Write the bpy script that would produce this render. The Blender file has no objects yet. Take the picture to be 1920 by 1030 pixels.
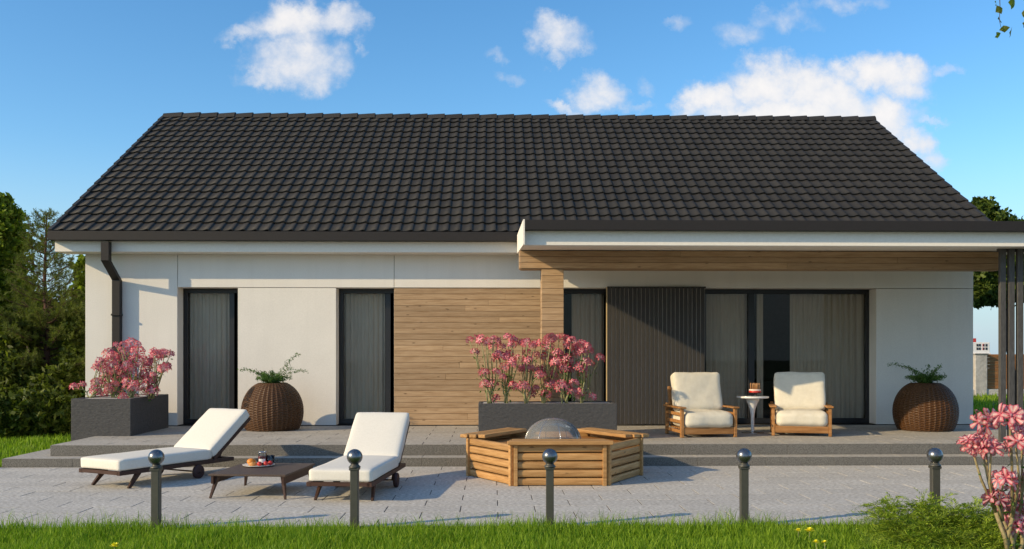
import bpy, bmesh, math, random
import numpy as np
from mathutils import Vector, Matrix, Euler, noise as mnoise

random.seed(7)
RNG = np.random.default_rng(11)
PI = math.pi
SC = bpy.context.scene
COL = SC.collection

# ------------------------------------------------------------------ camera
EYE = 1.455
F_PX, HORIZ, YAW = 1750.0, 665.0, math.radians(1.2)
cam_d = bpy.data.cameras.new("camera")
cam = bpy.data.objects.new("camera", cam_d)
COL.objects.link(cam)
cam.location = (0, 0, EYE)
cam.rotation_euler = (PI / 2, 0, -YAW)
cam_d.sensor_width = 36.0
cam_d.lens = 36.0 * F_PX / 1920.0
cam_d.shift_y = (HORIZ - 515.0) / 1920.0
cam_d.clip_start = 0.1
cam_d.clip_end = 3000
SC.camera = cam

def ray(u, v):
    fx, fy = math.sin(YAW), math.cos(YAW)
    a = (u - 960.0) / F_PX
    return Vector((fx + a * fy, fy - a * fx, (HORIZ - v) / F_PX))

def at(u, v, Y=None, Z=None):
    """a point of the place on the vertical plane y=Y or the level z=Z, from a measurement in the photograph"""
    d = ray(u, v)
    s = Y / d.y if Y is not None else (Z - EYE) / d.z
    return Vector((d.x * s, d.y * s, EYE + d.z * s))

def XU(u, Y):
    return at(u, HORIZ, Y=Y).x

# ------------------------------------------------------------------ sun and sky
SUN_EL, SUN_AZ = math.radians(24.3), math.radians(65.0)     # azimuth: left of the facade's normal
sun_dir = Vector((-math.sin(SUN_AZ) * math.cos(SUN_EL), -math.cos(SUN_AZ) * math.cos(SUN_EL), math.sin(SUN_EL)))
sl = bpy.data.lights.new("sun", 'SUN')
sl.energy = 3.5
sl.angle = math.radians(0.5)
sl.color = (1.0, 0.785, 0.475)
sun = bpy.data.objects.new("sun", sl)
COL.objects.link(sun)
sun.rotation_euler = (-sun_dir).to_track_quat('-Z', 'Y').to_euler()
sun.location = sun_dir * 60

W = bpy.data.worlds.new("World")
SC.world = W
W.use_nodes = True
nt = W.node_tree
nt.nodes.clear()

def N(tree, typ, **kw):
    n = tree.nodes.new(typ)
    for k, val in kw.items():
        setattr(n, k, val)
    return n

def mathn(tree, op, a, b=None, c=None, clamp=False):
    n = tree.nodes.new('ShaderNodeMath')
    n.operation = op
    n.use_clamp = clamp
    for i, x in enumerate((a, b, c)):
        if x is None:
            continue
        if isinstance(x, (int, float)):
            n.inputs[i].default_value = x
        else:
            tree.links.new(x, n.inputs[i])
    return n.outputs[0]

def vmath(tree, op, a, b=None):
    n = tree.nodes.new('ShaderNodeVectorMath')
    n.operation = op
    for i, x in enumerate((a, b)):
        if x is None:
            continue
        if isinstance(x, (tuple, list)):
            n.inputs[i].default_value = x
        else:
            tree.links.new(x, n.inputs[i])
    return n

sky = N(nt, 'ShaderNodeTexSky', sky_type='NISHITA', sun_disc=False)
sky.sun_elevation = SUN_EL
sky.sun_rotation = PI + SUN_AZ
sky.air_density = 1.0
sky.dust_density = 0.6
sky.ozone_density = 2.2
SKY_STRENGTH = 0.15
tc = N(nt, 'ShaderNodeTexCoord')
sep = N(nt, 'ShaderNodeSeparateXYZ')
nt.links.new(tc.outputs['Generated'], sep.inputs[0])
dx, dy, dz = sep.outputs
ys = mathn(nt, 'MAXIMUM', dy, 0.08)
px = mathn(nt, 'DIVIDE', dx, ys)
pz = mathn(nt, 'DIVIDE', dz, ys)
# the clouds that stand in the sky over the house, by direction (x/y, z/y)
comb = N(nt, 'ShaderNodeCombineXYZ')
nt.links.new(px, comb.inputs[0]); nt.links.new(pz, comb.inputs[1])
warp = N(nt, 'ShaderNodeTexNoise')
warp.inputs['Scale'].default_value = 15; warp.inputs['Detail'].default_value = 8; warp.inputs['Roughness'].default_value = 0.66
nt.links.new(comb.outputs[0], warp.inputs['Vector'])
wv = vmath(nt, 'SUBTRACT', warp.outputs['Color'], (0.5, 0.5, 0.5))
ws = N(nt, 'ShaderNodeVectorMath', operation='SCALE'); ws.inputs['Scale'].default_value = 0.075
nt.links.new(wv.outputs[0], ws.inputs[0])
pw = vmath(nt, 'ADD', comb.outputs[0], ws.outputs[0])
CLOUDS = [  # centre and half axes measured in the photograph, weight
    (545, 46, 88, 50, 1.3), (632, 42, 54, 36, 1.0), (470, 74, 52, 22, .8),
    (565, 88, 66, 40, .9), (560, 122, 98, 50, 1.05), (600, 118, 55, 44, .9), (500, 146, 58, 22, .9), (676, 88, 13, 15, .6),
    (1048, 72, 58, 34, .95), (1038, 105, 20, 14, .7), (935, 108, 26, 13, .42), (957, 150, 28, 15, .5),
    (1122, 178, 58, 38, 1.05), (1064, 200, 48, 16, .9), (1190, 190, 28, 10, .5), (1212, 152, 18, 20, .4),
    (1440, 162, 88, 62, 1.5), (1345, 190, 68, 40, 1.3), (1300, 208, 56, 24, 1.1), (1545, 180, 98, 50, 1.45), (1500, 150, 60, 40, 1.0),
    (1500, 222, 236, 46, 1.5), (1665, 140, 94, 46, 1.4), (1600, 134, 52, 32, 1.1), (1690, 170, 68, 36, 1.1), (1590, 205, 90, 40, 1.3),
    (1650, 236, 70, 50, 1.4), (1705, 276, 44, 40, 1.2), (1735, 305, 34, 26, .9), (1742, 228, 44, 10, .7), (1776, 118, 27, 14, .6),
    (1385, 62, 50, 28, .55), (1485, 38, 66, 30, .6), (1580, 8, 70, 18, .5), (1266, 50, 22, 20, .4),
    (1850, 560, 60, 16, .55), (1790, 610, 160, 10, .35),
    (250, -90, 160, 60, 1.0), (1050, -160, 200, 70, 1.0), (2150, 120, 140, 50, 1.0), (-260, 180, 150, 50, .9),
]
field = None
for (cu, cv, ru, rv, wt) in CLOUDS:
    d0 = ray(cu, cv)
    c0 = (d0.x / d0.y, d0.z / d0.y, 0)
    s = vmath(nt, 'SUBTRACT', pw.outputs[0], c0)
    m = vmath(nt, 'MULTIPLY', s.outputs[0], (F_PX / ru / 1.16, F_PX / rv / 1.16, 0))
    l2 = vmath(nt, 'DOT_PRODUCT', m.outputs[0], m.outputs[0])
    e = mathn(nt, 'MULTIPLY_ADD', l2.outputs['Value'], -wt, wt)
    field = e if field is None else mathn(nt, 'MAXIMUM', field, e)
# fair-weather clouds in the unseen rest of the sky, thickened to brighten the shade
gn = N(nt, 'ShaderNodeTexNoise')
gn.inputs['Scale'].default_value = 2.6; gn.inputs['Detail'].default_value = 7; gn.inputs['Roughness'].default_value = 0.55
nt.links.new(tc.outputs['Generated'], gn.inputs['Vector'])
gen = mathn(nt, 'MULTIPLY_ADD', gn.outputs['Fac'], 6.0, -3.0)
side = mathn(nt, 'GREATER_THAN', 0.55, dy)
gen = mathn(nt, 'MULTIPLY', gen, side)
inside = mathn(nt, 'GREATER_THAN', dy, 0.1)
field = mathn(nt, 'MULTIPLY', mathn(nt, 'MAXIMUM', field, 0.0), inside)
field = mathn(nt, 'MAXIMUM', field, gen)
fine = N(nt, 'ShaderNodeTexNoise')
fine.inputs['Scale'].default_value = 34; fine.inputs['Detail'].default_value = 7; fine.inputs['Roughness'].default_value = 0.6
nt.links.new(comb.outputs[0], fine.inputs['Vector'])
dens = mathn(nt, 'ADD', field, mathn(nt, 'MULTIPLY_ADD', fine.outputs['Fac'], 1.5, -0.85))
mr = N(nt, 'ShaderNodeMapRange', interpolation_type='SMOOTHSTEP')
mr.inputs['From Min'].default_value = -0.15; mr.inputs['From Max'].default_value = 1.25
nt.links.new(dens, mr.inputs['Value'])
above = N(nt, 'ShaderNodeMapRange', interpolation_type='SMOOTHSTEP')
above.inputs['From Min'].default_value = 0.0; above.inputs['From Max'].default_value = 0.05
nt.links.new(dz, above.inputs['Value'])
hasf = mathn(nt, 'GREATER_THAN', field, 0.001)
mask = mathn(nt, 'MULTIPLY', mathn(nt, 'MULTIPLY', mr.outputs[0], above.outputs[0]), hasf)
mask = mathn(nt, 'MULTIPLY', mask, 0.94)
ccol = N(nt, 'ShaderNodeMix', data_type='RGBA')
ccol.inputs['A'].default_value = (3.5, 3.75, 4.25, 1)
ccol.inputs['B'].default_value = (5.2, 4.98, 4.8, 1)
cr = N(nt, 'ShaderNodeMapRange')
cr.inputs['From Min'].default_value = 0.25; cr.inputs['From Max'].default_value = 1.5
nt.links.new(mathn(nt, 'ADD', dens, mathn(nt, 'MULTIPLY_ADD', warp.outputs['Fac'], 1.2, -0.6)), cr.inputs['Value'])
nt.links.new(cr.outputs[0], ccol.inputs['Factor'])
tint = N(nt, 'ShaderNodeMix', data_type='RGBA', blend_type='MULTIPLY')
tint.inputs['Factor'].default_value = 1.0
tint.inputs['B'].default_value = (0.92, 1.04, 1.06, 1)
hs = N(nt, 'ShaderNodeHueSaturation')
hs.inputs['Saturation'].default_value = 1.25
nt.links.new(sky.outputs[0], hs.inputs['Color'])
low = N(nt, 'ShaderNodeMapRange', interpolation_type='SMOOTHSTEP')     # pale blue air over the whole horizon
low.inputs['From Min'].default_value = 0.0; low.inputs['From Max'].default_value = 0.22
low.inputs['To Min'].default_value = 0.85; low.inputs['To Max'].default_value = 0.0
nt.links.new(dz, low.inputs['Value'])
lowm = N(nt, 'ShaderNodeMix', data_type='RGBA')
nt.links.new(low.outputs[0], lowm.inputs['Factor'])
nt.links.new(hs.outputs[0], lowm.inputs['A'])
lowm.inputs['B'].default_value = (2.6, 3.1, 3.75, 1)
nt.links.new(lowm.outputs['Result'], tint.inputs['A'])
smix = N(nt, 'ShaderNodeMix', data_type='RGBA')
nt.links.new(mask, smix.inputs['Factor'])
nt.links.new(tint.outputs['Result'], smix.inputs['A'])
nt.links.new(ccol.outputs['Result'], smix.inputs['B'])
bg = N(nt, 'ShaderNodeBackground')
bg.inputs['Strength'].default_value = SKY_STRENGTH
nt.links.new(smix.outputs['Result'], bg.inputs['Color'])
wo = N(nt, 'ShaderNodeOutputWorld')
nt.links.new(bg.outputs[0], wo.inputs['Surface'])

SC.view_settings.view_transform = 'Standard'
SC.view_settings.look = 'None'
SC.view_settings.gamma = 1.0
SC.view_settings.use_curve_mapping = False
SC.view_settings.exposure = 0.37
SC.render.engine = 'CYCLES'
SC.cycles.use_denoising = True
SC.cycles.max_bounces = 8
SC.cycles.transparent_max_bounces = 16

# ------------------------------------------------------------------ materials
def new_mat(name):
    m = bpy.data.materials.new(name)
    m.use_nodes = True
    t = m.node_tree
    b = t.nodes.get('Principled BSDF')
    return m, t, b

def ramp(t, fac, stops):
    r = t.nodes.new('ShaderNodeValToRGB')
    el = r.color_ramp.elements
    while len(el) > 1:
        el.remove(el[-1])
    el[0].position, el[0].color = stops[0][0], (*stops[0][1], 1)
    for p, c in stops[1:]:
        e = el.new(p); e.color = (*c, 1)
    t.links.new(fac, r.inputs[0])
    return r.outputs[0]

def coords(t, scale=(1, 1, 1), world=False, shift=True):
    """object coordinates, moved along by the piece's own random number so that alike pieces differ"""
    if world:
        g = t.nodes.new('ShaderNodeNewGeometry'); src = g.outputs['Position']
    else:
        g = t.nodes.new('ShaderNodeTexCoord'); src = g.outputs['Object']
    mp = t.nodes.new('ShaderNodeMapping')
    mp.inputs['Scale'].default_value = scale
    if shift and not world:
        oi = t.nodes.new('ShaderNodeObjectInfo')
        k = t.nodes.new('ShaderNodeVectorMath'); k.operation = 'SCALE'
        k.inputs[0].default_value = (17.3, 9.1, 5.7)
        t.links.new(oi.outputs['Random'], k.inputs['Scale'])
        ad = t.nodes.new('ShaderNodeVectorMath'); ad.operation = 'ADD'
        t.links.new(src, ad.inputs[0]); t.links.new(k.outputs[0], ad.inputs[1])
        src = ad.outputs[0]
    t.links.new(src, mp.inputs['Vector'])
    return mp.outputs[0]

def noise(t, vec, scale, detail=4, rough=0.55, out='Fac'):
    n = t.nodes.new('ShaderNodeTexNoise')
    n.inputs['Scale'].default_value = scale
    n.inputs['Detail'].default_value = detail
    n.inputs['Roughness'].default_value = rough
    t.links.new(vec, n.inputs['Vector'])
    return n.outputs[out]

def bump(t, b, h, strength=0.3, dist=0.01):
    n = t.nodes.new('ShaderNodeBump')
    n.inputs['Strength'].default_value = strength
    n.inputs['Distance'].default_value = dist
    t.links.new(h, n.inputs['Height'])
    t.links.new(n.outputs[0], b.inputs['Normal'])

def vary(t, col, amount, island=False):
    """per-piece tone: multiply by 1 +- amount from the object's random number"""
    oi = t.nodes.new('ShaderNodeObjectInfo')
    r = oi.outputs['Random']
    if island:
        r = mathn(t, 'FRACT', mathn(t, 'ADD', r, t.nodes.new('ShaderNodeNewGeometry').outputs['Random Per Island']))
    v = mathn(t, 'MULTIPLY_ADD', r, 2 * amount, 1 - amount)
    mx = t.nodes.new('ShaderNodeVectorMath'); mx.operation = 'SCALE'
    t.links.new(col, mx.inputs[0]); t.links.new(v, mx.inputs['Scale'])
    return mx.outputs[0]

def mixc(t, fac, a, b, blend='MIX'):
    n = t.nodes.new('ShaderNodeMix'); n.data_type = 'RGBA'; n.blend_type = blend
    for key, x in (('Factor', fac), ('A', a), ('B', b)):
        i = n.inputs[key]
        if isinstance(x, (int, float)):
            i.default_value = x
        elif isinstance(x, tuple):
            i.default_value = (*x, 1)
        else:
            t.links.new(x, i)
    return n.outputs['Result']

def rough_mat(name, c1, c2, scale, rough=0.8, bs=0.3, bd=0.004, bscale=None, world=False, stretch=(1, 1, 1), piece=0.0, spec=0.4, big=0.0, metal=0.0, con=(0.3, 0.7), streak=0.0):
    m, t, b = new_mat(name)
    vec = coords(t, stretch, world)
    n1 = noise(t, vec, scale, 6, 0.65)
    col = ramp(t, n1, [(con[0], c1), (con[1], c2)])
    if big:
        n2 = noise(t, vec, scale / 25.0, 3, 0.5)
        col = mixc(t, mathn(t, 'MULTIPLY', n2, big), col, tuple(x * 0.55 for x in c1))
    if streak:
        n3 = noise(t, coords(t, (2.2, 2.2, .16), True), 2.4, 5, 0.6)
        col = mixc(t, mathn(t, 'MULTIPLY', ramp(t, n3, [(0.48, (0, 0, 0)), (0.75, (1, 1, 1))]), streak), col, tuple(x * 0.72 for x in c1))
    if piece:
        col = vary(t, col, piece, True)
    t.links.new(col, b.inputs['Base Color'])
    b.inputs['Roughness'].default_value = rough
    b.inputs['Specular IOR Level'].default_value = spec
    b.inputs['Metallic'].default_value = metal
    if bs:
        h = noise(t, vec, bscale or scale, 5, 0.6)
        bump(t, b, h, bs, bd)
    return m

def wood_mat(name, dark, mid, light, rough=0.6, knots=True, piece=0.16, fine=1.0):
    m, t, b = new_mat(name)
    vec = coords(t, (1.2, 14, 14))
    g1 = noise(t, vec, 2.4 * fine, 8, 0.68)
    vec2 = coords(t, (2.5, 60, 60))
    g2 = noise(t, vec2, 2.0 * fine, 4, 0.6)
    g = mathn(t, 'ADD', mathn(t, 'MULTIPLY', g1, 0.72), mathn(t, 'MULTIPLY', g2, 0.28))
    col = ramp(t, g, [(0.32, dark), (0.5, mid), (0.68, light)])
    if knots:
        vk = coords(t, (3.2, 9, 9))
        vo = t.nodes.new('ShaderNodeTexVoronoi'); vo.inputs['Scale'].default_value = 1.0
        t.links.new(vk, vo.inputs['Vector'])
        k = t.nodes.new('ShaderNodeMapRange'); k.interpolation_type = 'SMOOTHSTEP'
        k.inputs['From Min'].default_value = 0.04; k.inputs['From Max'].default_value = 0.13
        k.inputs['To Min'].default_value = 0.72; k.inputs['To Max'].default_value = 0.0
        t.links.new(vo.outputs['Distance'], k.inputs['Value'])
        col = mixc(t, k.outputs[0], col, tuple(x * 0.35 for x in dark))
    col = vary(t, col, piece)
    t.links.new(col, b.inputs['Base Color'])
    b.inputs['Roughness'].default_value = rough
    b.inputs['Specular IOR Level'].default_value = 0.3
    bump(t, b, g, 0.25, 0.003)
    return m

def leaf_mat(name, a, b_, rough=0.55, trans=0.25):
    m, t, b = new_mat(name)
    g = t.nodes.new('ShaderNodeNewGeometry')
    col = ramp(t, g.outputs['Random Per Island'], [(0.0, a), (0.6, tuple((x + y) / 2 for x, y in zip(a, b_))), (1.0, b_)])
    t.links.new(col, b.inputs['Base Color'])
    b.inputs['Roughness'].default_value = rough
    b.inputs['Specular IOR Level'].default_value = 0.25
    tr = t.nodes.new('ShaderNodeBsdfTranslucent')
    t.links.new(mixc(t, 1.0, col, (1.0, 1.15, 0.5), 'MULTIPLY'), tr.inputs['Color'])
    ms = t.nodes.new('ShaderNodeMixShader'); ms.inputs[0].default_value = trans
    out = t.nodes.get('Material Output')
    t.links.new(b.outputs[0], ms.inputs[1]); t.links.new(tr.outputs[0], ms.inputs[2])
    t.links.new(ms.outputs[0], out.inputs['Surface'])
    return m

def attr_mat(name, rough=0.5, trans=0.25):
    m, t, b = new_mat(name)
    a = t.nodes.new('ShaderNodeAttribute'); a.attribute_name = 'Col'
    col = vary(t, a.outputs['Color'], 0.18)
    t.links.new(col, b.inputs['Base Color'])
    b.inputs['Roughness'].default_value = rough
    tr = t.nodes.new('ShaderNodeBsdfTranslucent')
    t.links.new(col, tr.inputs['Color'])
    ms = t.nodes.new('ShaderNodeMixShader'); ms.inputs[0].default_value = trans
    out = t.nodes.get('Material Output')
    t.links.new(b.outputs[0], ms.inputs[1]); t.links.new(tr.outputs[0], ms.inputs[2])
    t.links.new(ms.outputs[0], out.inputs['Surface'])
    return m

def glass_mat(name, tint, ior=1.5, rough=0.01):
    m, t, b = new_mat(name)
    t.nodes.remove(b)
    tr = t.nodes.new('ShaderNodeBsdfTransparent'); tr.inputs[0].default_value = (*tint, 1)
    gl = t.nodes.new('ShaderNodeBsdfGlossy'); gl.inputs['Roughness'].default_value = rough
    fr = t.nodes.new('ShaderNodeFresnel'); fr.inputs['IOR'].default_value = ior
    ms = t.nodes.new('ShaderNodeMixShader')
    t.links.new(fr.outputs[0], ms.inputs[0]); t.links.new(tr.outputs[0], ms.inputs[1]); t.links.new(gl.outputs[0], ms.inputs[2])
    t.links.new(ms.outputs[0], t.nodes.get('Material Output').inputs['Surface'])
    return m

def plain(name, c, rough=0.5, metal=0.0, spec=0.5, coat=0.0):
    m, t, b = new_mat(name)
    vec = coords(t)
    n1 = noise(t, vec, 22, 4)
    col = ramp(t, n1, [(0.25, tuple(x * 0.88 for x in c)), (0.75, tuple(min(1, x * 1.08) for x in c))])
    t.links.new(col, b.inputs['Base Color'])
    r = mathn(t, 'MULTIPLY_ADD', noise(t, vec, 9, 4), 0.16, rough - 0.08)
    t.links.new(r, b.inputs['Roughness'])
    b.inputs['Metallic'].default_value = metal
    b.inputs['Specular IOR Level'].default_value = spec
    b.inputs['Coat Weight'].default_value = coat
    return m

M = {}
M['stucco'] = rough_mat('stucco', (.76, .72, .655), (.84, .80, .735), 60, 0.9, 0.35, 0.003, 180, True, big=0.2, spec=0.2, streak=.15)
M['white'] = rough_mat('white_painted_board', (.80, .75, .67), (.87, .82, .74), 30, 0.7, 0.12, 0.002, 120, True, spec=0.3)
M['tile'] = rough_mat('anthracite_roof_tile', (.024, .0215, .0185), (.042, .038, .033), 40, 0.62, 0.25, 0.002, 160, False, piece=0.2, spec=0.35)
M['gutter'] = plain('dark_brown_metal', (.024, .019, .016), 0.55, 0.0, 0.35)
M['frame'] = plain('black_door_frame', (.012, .012, .014), 0.4, 0.0, 0.5)
M['clad'] = wood_mat('light_larch_board', (.29, .178, .09), (.42, .28, .16), (.51, .36, .22))
M['cladback'] = plain('cladding_shadow_gap', (.10, .06, .03), 0.8)
M['pit'] = wood_mat('oiled_pine_board', (.27, .13, .042), (.45, .245, .09), (.58, .35, .15), 0.5)
M['chairwood'] = wood_mat('teak_chair_wood', (.20, .085, .025), (.36, .17, .055), (.48, .25, .10), 0.5, False)
M['dark'] = wood_mat('dark_brown_wood', (.030, .014, .010), (.055, .026, .018), (.085, .045, .030), 0.5, False)
M['cushion'] = rough_mat('cream_canvas', (.70, .66, .575), (.76, .72, .64), 50, 0.92, 0.25, 0.002, 500, False, spec=0.15)
M['cushion2'] = rough_mat('cream_linen', (.63, .58, .47), (.72, .67, .56), 12, 0.92, 0.5, 0.012, 9, False, spec=0.15)
M['paver'] = rough_mat('grey_granite_paver', (.31, .285, .245), (.75, .715, .65), 46, 0.85, 0.6, 0.004, 50, True, (.55, 1.3, 1), piece=0.06, big=0.3, spec=0.3, con=(.37, .63), streak=.0)
M['terrace'] = rough_mat('grey_terrace_slab', (.27, .245, .205), (.60, .56, .495), 46, 0.82, 0.5, 0.004, 50, True, (.55, 1.3, 1), piece=0.05, big=0.3, spec=0.3, con=(.34, .66))
M['riser'] = rough_mat('dark_granite_riser', (.080, .075, .066), (.24, .225, .20), 80, 0.8, 0.6, 0.004, 60, True, piece=0.04, big=0.2, con=(.36, .64))
M['grout'] = rough_mat('sand_joint', (.035, .032, .029), (.08, .075, .07), 50, 0.95, 0.3, world=True)
M['planter'] = rough_mat('dark_cast_concrete', (.050, .049, .050), (.092, .089, .087), 26, 0.78, 0.9, 0.012, 12, True, (1, 1, 2.2), big=0.2)
M['soil'] = rough_mat('potting_soil', (.02, .013, .008), (.06, .04, .025), 60, 0.95, 0.8, 0.02)
M['gravel'] = rough_mat('pale_gravel_dressing', (.45, .43, .40), (.68, .66, .62), 90, 0.9, 0.8, 0.01)
M['wicker'] = rough_mat('brown_wicker', (.030, .011, .003), (.125, .052, .013), 42, 0.5, 0.4, 0.003, 120, False, (1, 1, 3), spec=0.5)
M['slatdark'] = rough_mat('charcoal_slat', (.032, .029, .027), (.062, .057, .053), 90, 0.7, 0.3, 0.002, 200, False, piece=0.1)
M['slatback'] = plain('pale_panel_backing', (.46, .42, .38), 0.8)  # pale tone between the slats stands in for their sunlit edges
M['yellowwood'] = plain('pale_plywood_edge', (.55, .42, .22), 0.7)
M['fin'] = rough_mat('grey_stained_fin', (.050, .047, .044), (.10, .096, .091), 60, 0.75, 0.3, 0.003, 90, False, (1, 1, .2), piece=0.08)
M['curtain'] = rough_mat('grey_voile_curtain', (.50, .435, .35), (.59, .52, .43), 30, 0.9, 0.1, 0.002, 200, False, (1, 1, .1))
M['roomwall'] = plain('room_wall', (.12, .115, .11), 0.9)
M['roomdark'] = plain('dark_furniture', (.015, .014, .014), 0.6)
M['glass'] = glass_mat('window_glass', (.93, .92, .90), 1.26)
M['clear'] = glass_mat('clear_glass', (.90, .93, .93), 1.5)
M['dome'] = glass_mat('smoky_dome_glass', (.95, .94, .92), 1.38)
_t = M['dome'].node_tree
_o = _t.nodes.get('Material Output'); _src = _o.inputs['Surface'].links[0].from_socket
_d = _t.nodes.new('ShaderNodeBsdfDiffuse'); _d.inputs[0].default_value = (.62, .60, .55, 1)
_m = _t.nodes.new('ShaderNodeMixShader'); _m.inputs[0].default_value = .22
_t.links.new(_src, _m.inputs[1]); _t.links.new(_d.outputs[0], _m.inputs[2]); _t.links.new(_m.outputs[0], _o.inputs['Surface'])
M['metal'] = plain('grey_painted_metal', (.078, .075, .062), 0.45, 0.3, 0.5)
M['ball'] = plain('dark_polished_steel', (.20, .205, .215), 0.27, 0.9, 0.5)
M['tablewhite'] = plain('white_lacquer', (.78, .77, .74), 0.25, 0, 0.5, 0.3)
M['chrome'] = plain('brushed_steel', (.6, .6, .62), 0.22, 1.0)
M['rubber'] = plain('dark_red_wheel', (.045, .014, .012), 0.6)
M['petal'] = attr_mat('pink_petal', 0.5, 0.3)
M['stem'] = rough_mat('pale_green_stem', (.20, .21, .09), (.34, .33, .16), 30, 0.7, 0.3, 0.003)
M['woodstem'] = rough_mat('olive_woody_stem', (.20, .155, .07), (.36, .29, .15), 30, 0.75, 0.4, 0.004)
M['bark'] = rough_mat('bark', (.035, .022, .015), (.10, .065, .045), 30, 0.9, 0.8, 0.01, 20, False, (1, 1, .25))
M['redbark'] = rough_mat('reddish_bark', (.05, .024, .018), (.13, .07, .05), 30, 0.9, 0.8, 0.01, 20, False, (1, 1, .25))
M['leaf_mid'] = leaf_mat('tree_leaf', (.085, .135, .012), (.30, .37, .042), trans=0.5)
M['leaf_far'] = leaf_mat('far_tree_leaf', (.04, .07, .010), (.14, .19, .03), trans=0.3)
M['leaf_dark'] = leaf_mat('dark_leaf', (.034, .050, .008), (.17, .205, .028), trans=0.42)
M['leaf_thuja'] = leaf_mat('thuja_leaf', (.040, .065, .007), (.140, .175, .022))
M['needle'] = leaf_mat('pine_needle', (.065, .092, .016), (.20, .235, .05), trans=0.3)
M['leaf_fern'] = leaf_mat('fern_leaf', (.04, .11, .018), (.13, .23, .05))
M['leaf_frond'] = leaf_mat('shrub_frond', (.06, .115, .008), (.48, .60, .06), trans=0.4)
M['grass'] = leaf_mat('grass_blade', (.105, .205, .008), (.35, .50, .04), trans=0.4)
M['lawn'] = rough_mat('lawn_soil_and_moss', (.022, .045, .006), (.055, .10, .014), 9, 0.95, 0.5, 0.03, 40, True, big=0.4)
M['yellow'] = plain('yellow_petal', (.95, .86, .03), 0.6)
M['fence'] = wood_mat('brown_fence_board', (.16, .065, .02), (.27, .12, .042), (.36, .18, .07), 0.6, False)
M['stone'] = rough_mat('pale_fence_stone', (.34, .33, .31), (.55, .53, .50), 6, 0.9, 0.6, 0.03, 12)
M['farwhite'] = plain('white_render', (.78, .76, .74), 0.8)
M['farred'] = plain('red_cladding', (.42, .035, .03), 0.7)
M['fardark'] = plain('dark_window', (.03, .03, .035), 0.3)
M['plate'] = plain('white_porcelain', (.75, .74, .72), 0.2, 0, 0.5, 0.4)
M['jam'] = plain('dark_red_jam', (.16, .008, .014), 0.25, 0, 0.5)
M['orange'] = plain('orange_peel', (.72, .24, .02), 0.45)
M['pastry'] = plain('golden_pastry', (.55, .25, .06), 0.6)
M['berry'] = plain('red_berry', (.55, .03, .02), 0.35)
M['candle'] = plain('tan_candle', (.42, .21, .08), 0.6)
M['cream'] = plain('cake_cream', (.78, .60, .52), 0.6)

# ------------------------------------------------------------------ mesh builders
def data_from(verts, faces, name, mat=None, smooth=False):
    me = bpy.data.meshes.new(name)
    me.from_pydata(verts, [], faces)
    me.validate(clean_customdata=False)
    if mat is not None:
        me.materials.append(mat)
    if smooth:
        me.polygons.foreach_set('use_smooth', [True] * len(me.polygons))
    me.update()
    return me

def link(name, me, parent=None, loc=None, rot=None):
    o = bpy.data.objects.new(name, me)
    COL.objects.link(o)
    if parent is not None:
        o.parent = parent
    if loc is not None:
        o.location = loc
    if rot is not None:
        o.rotation_euler = rot
    return o

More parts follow.
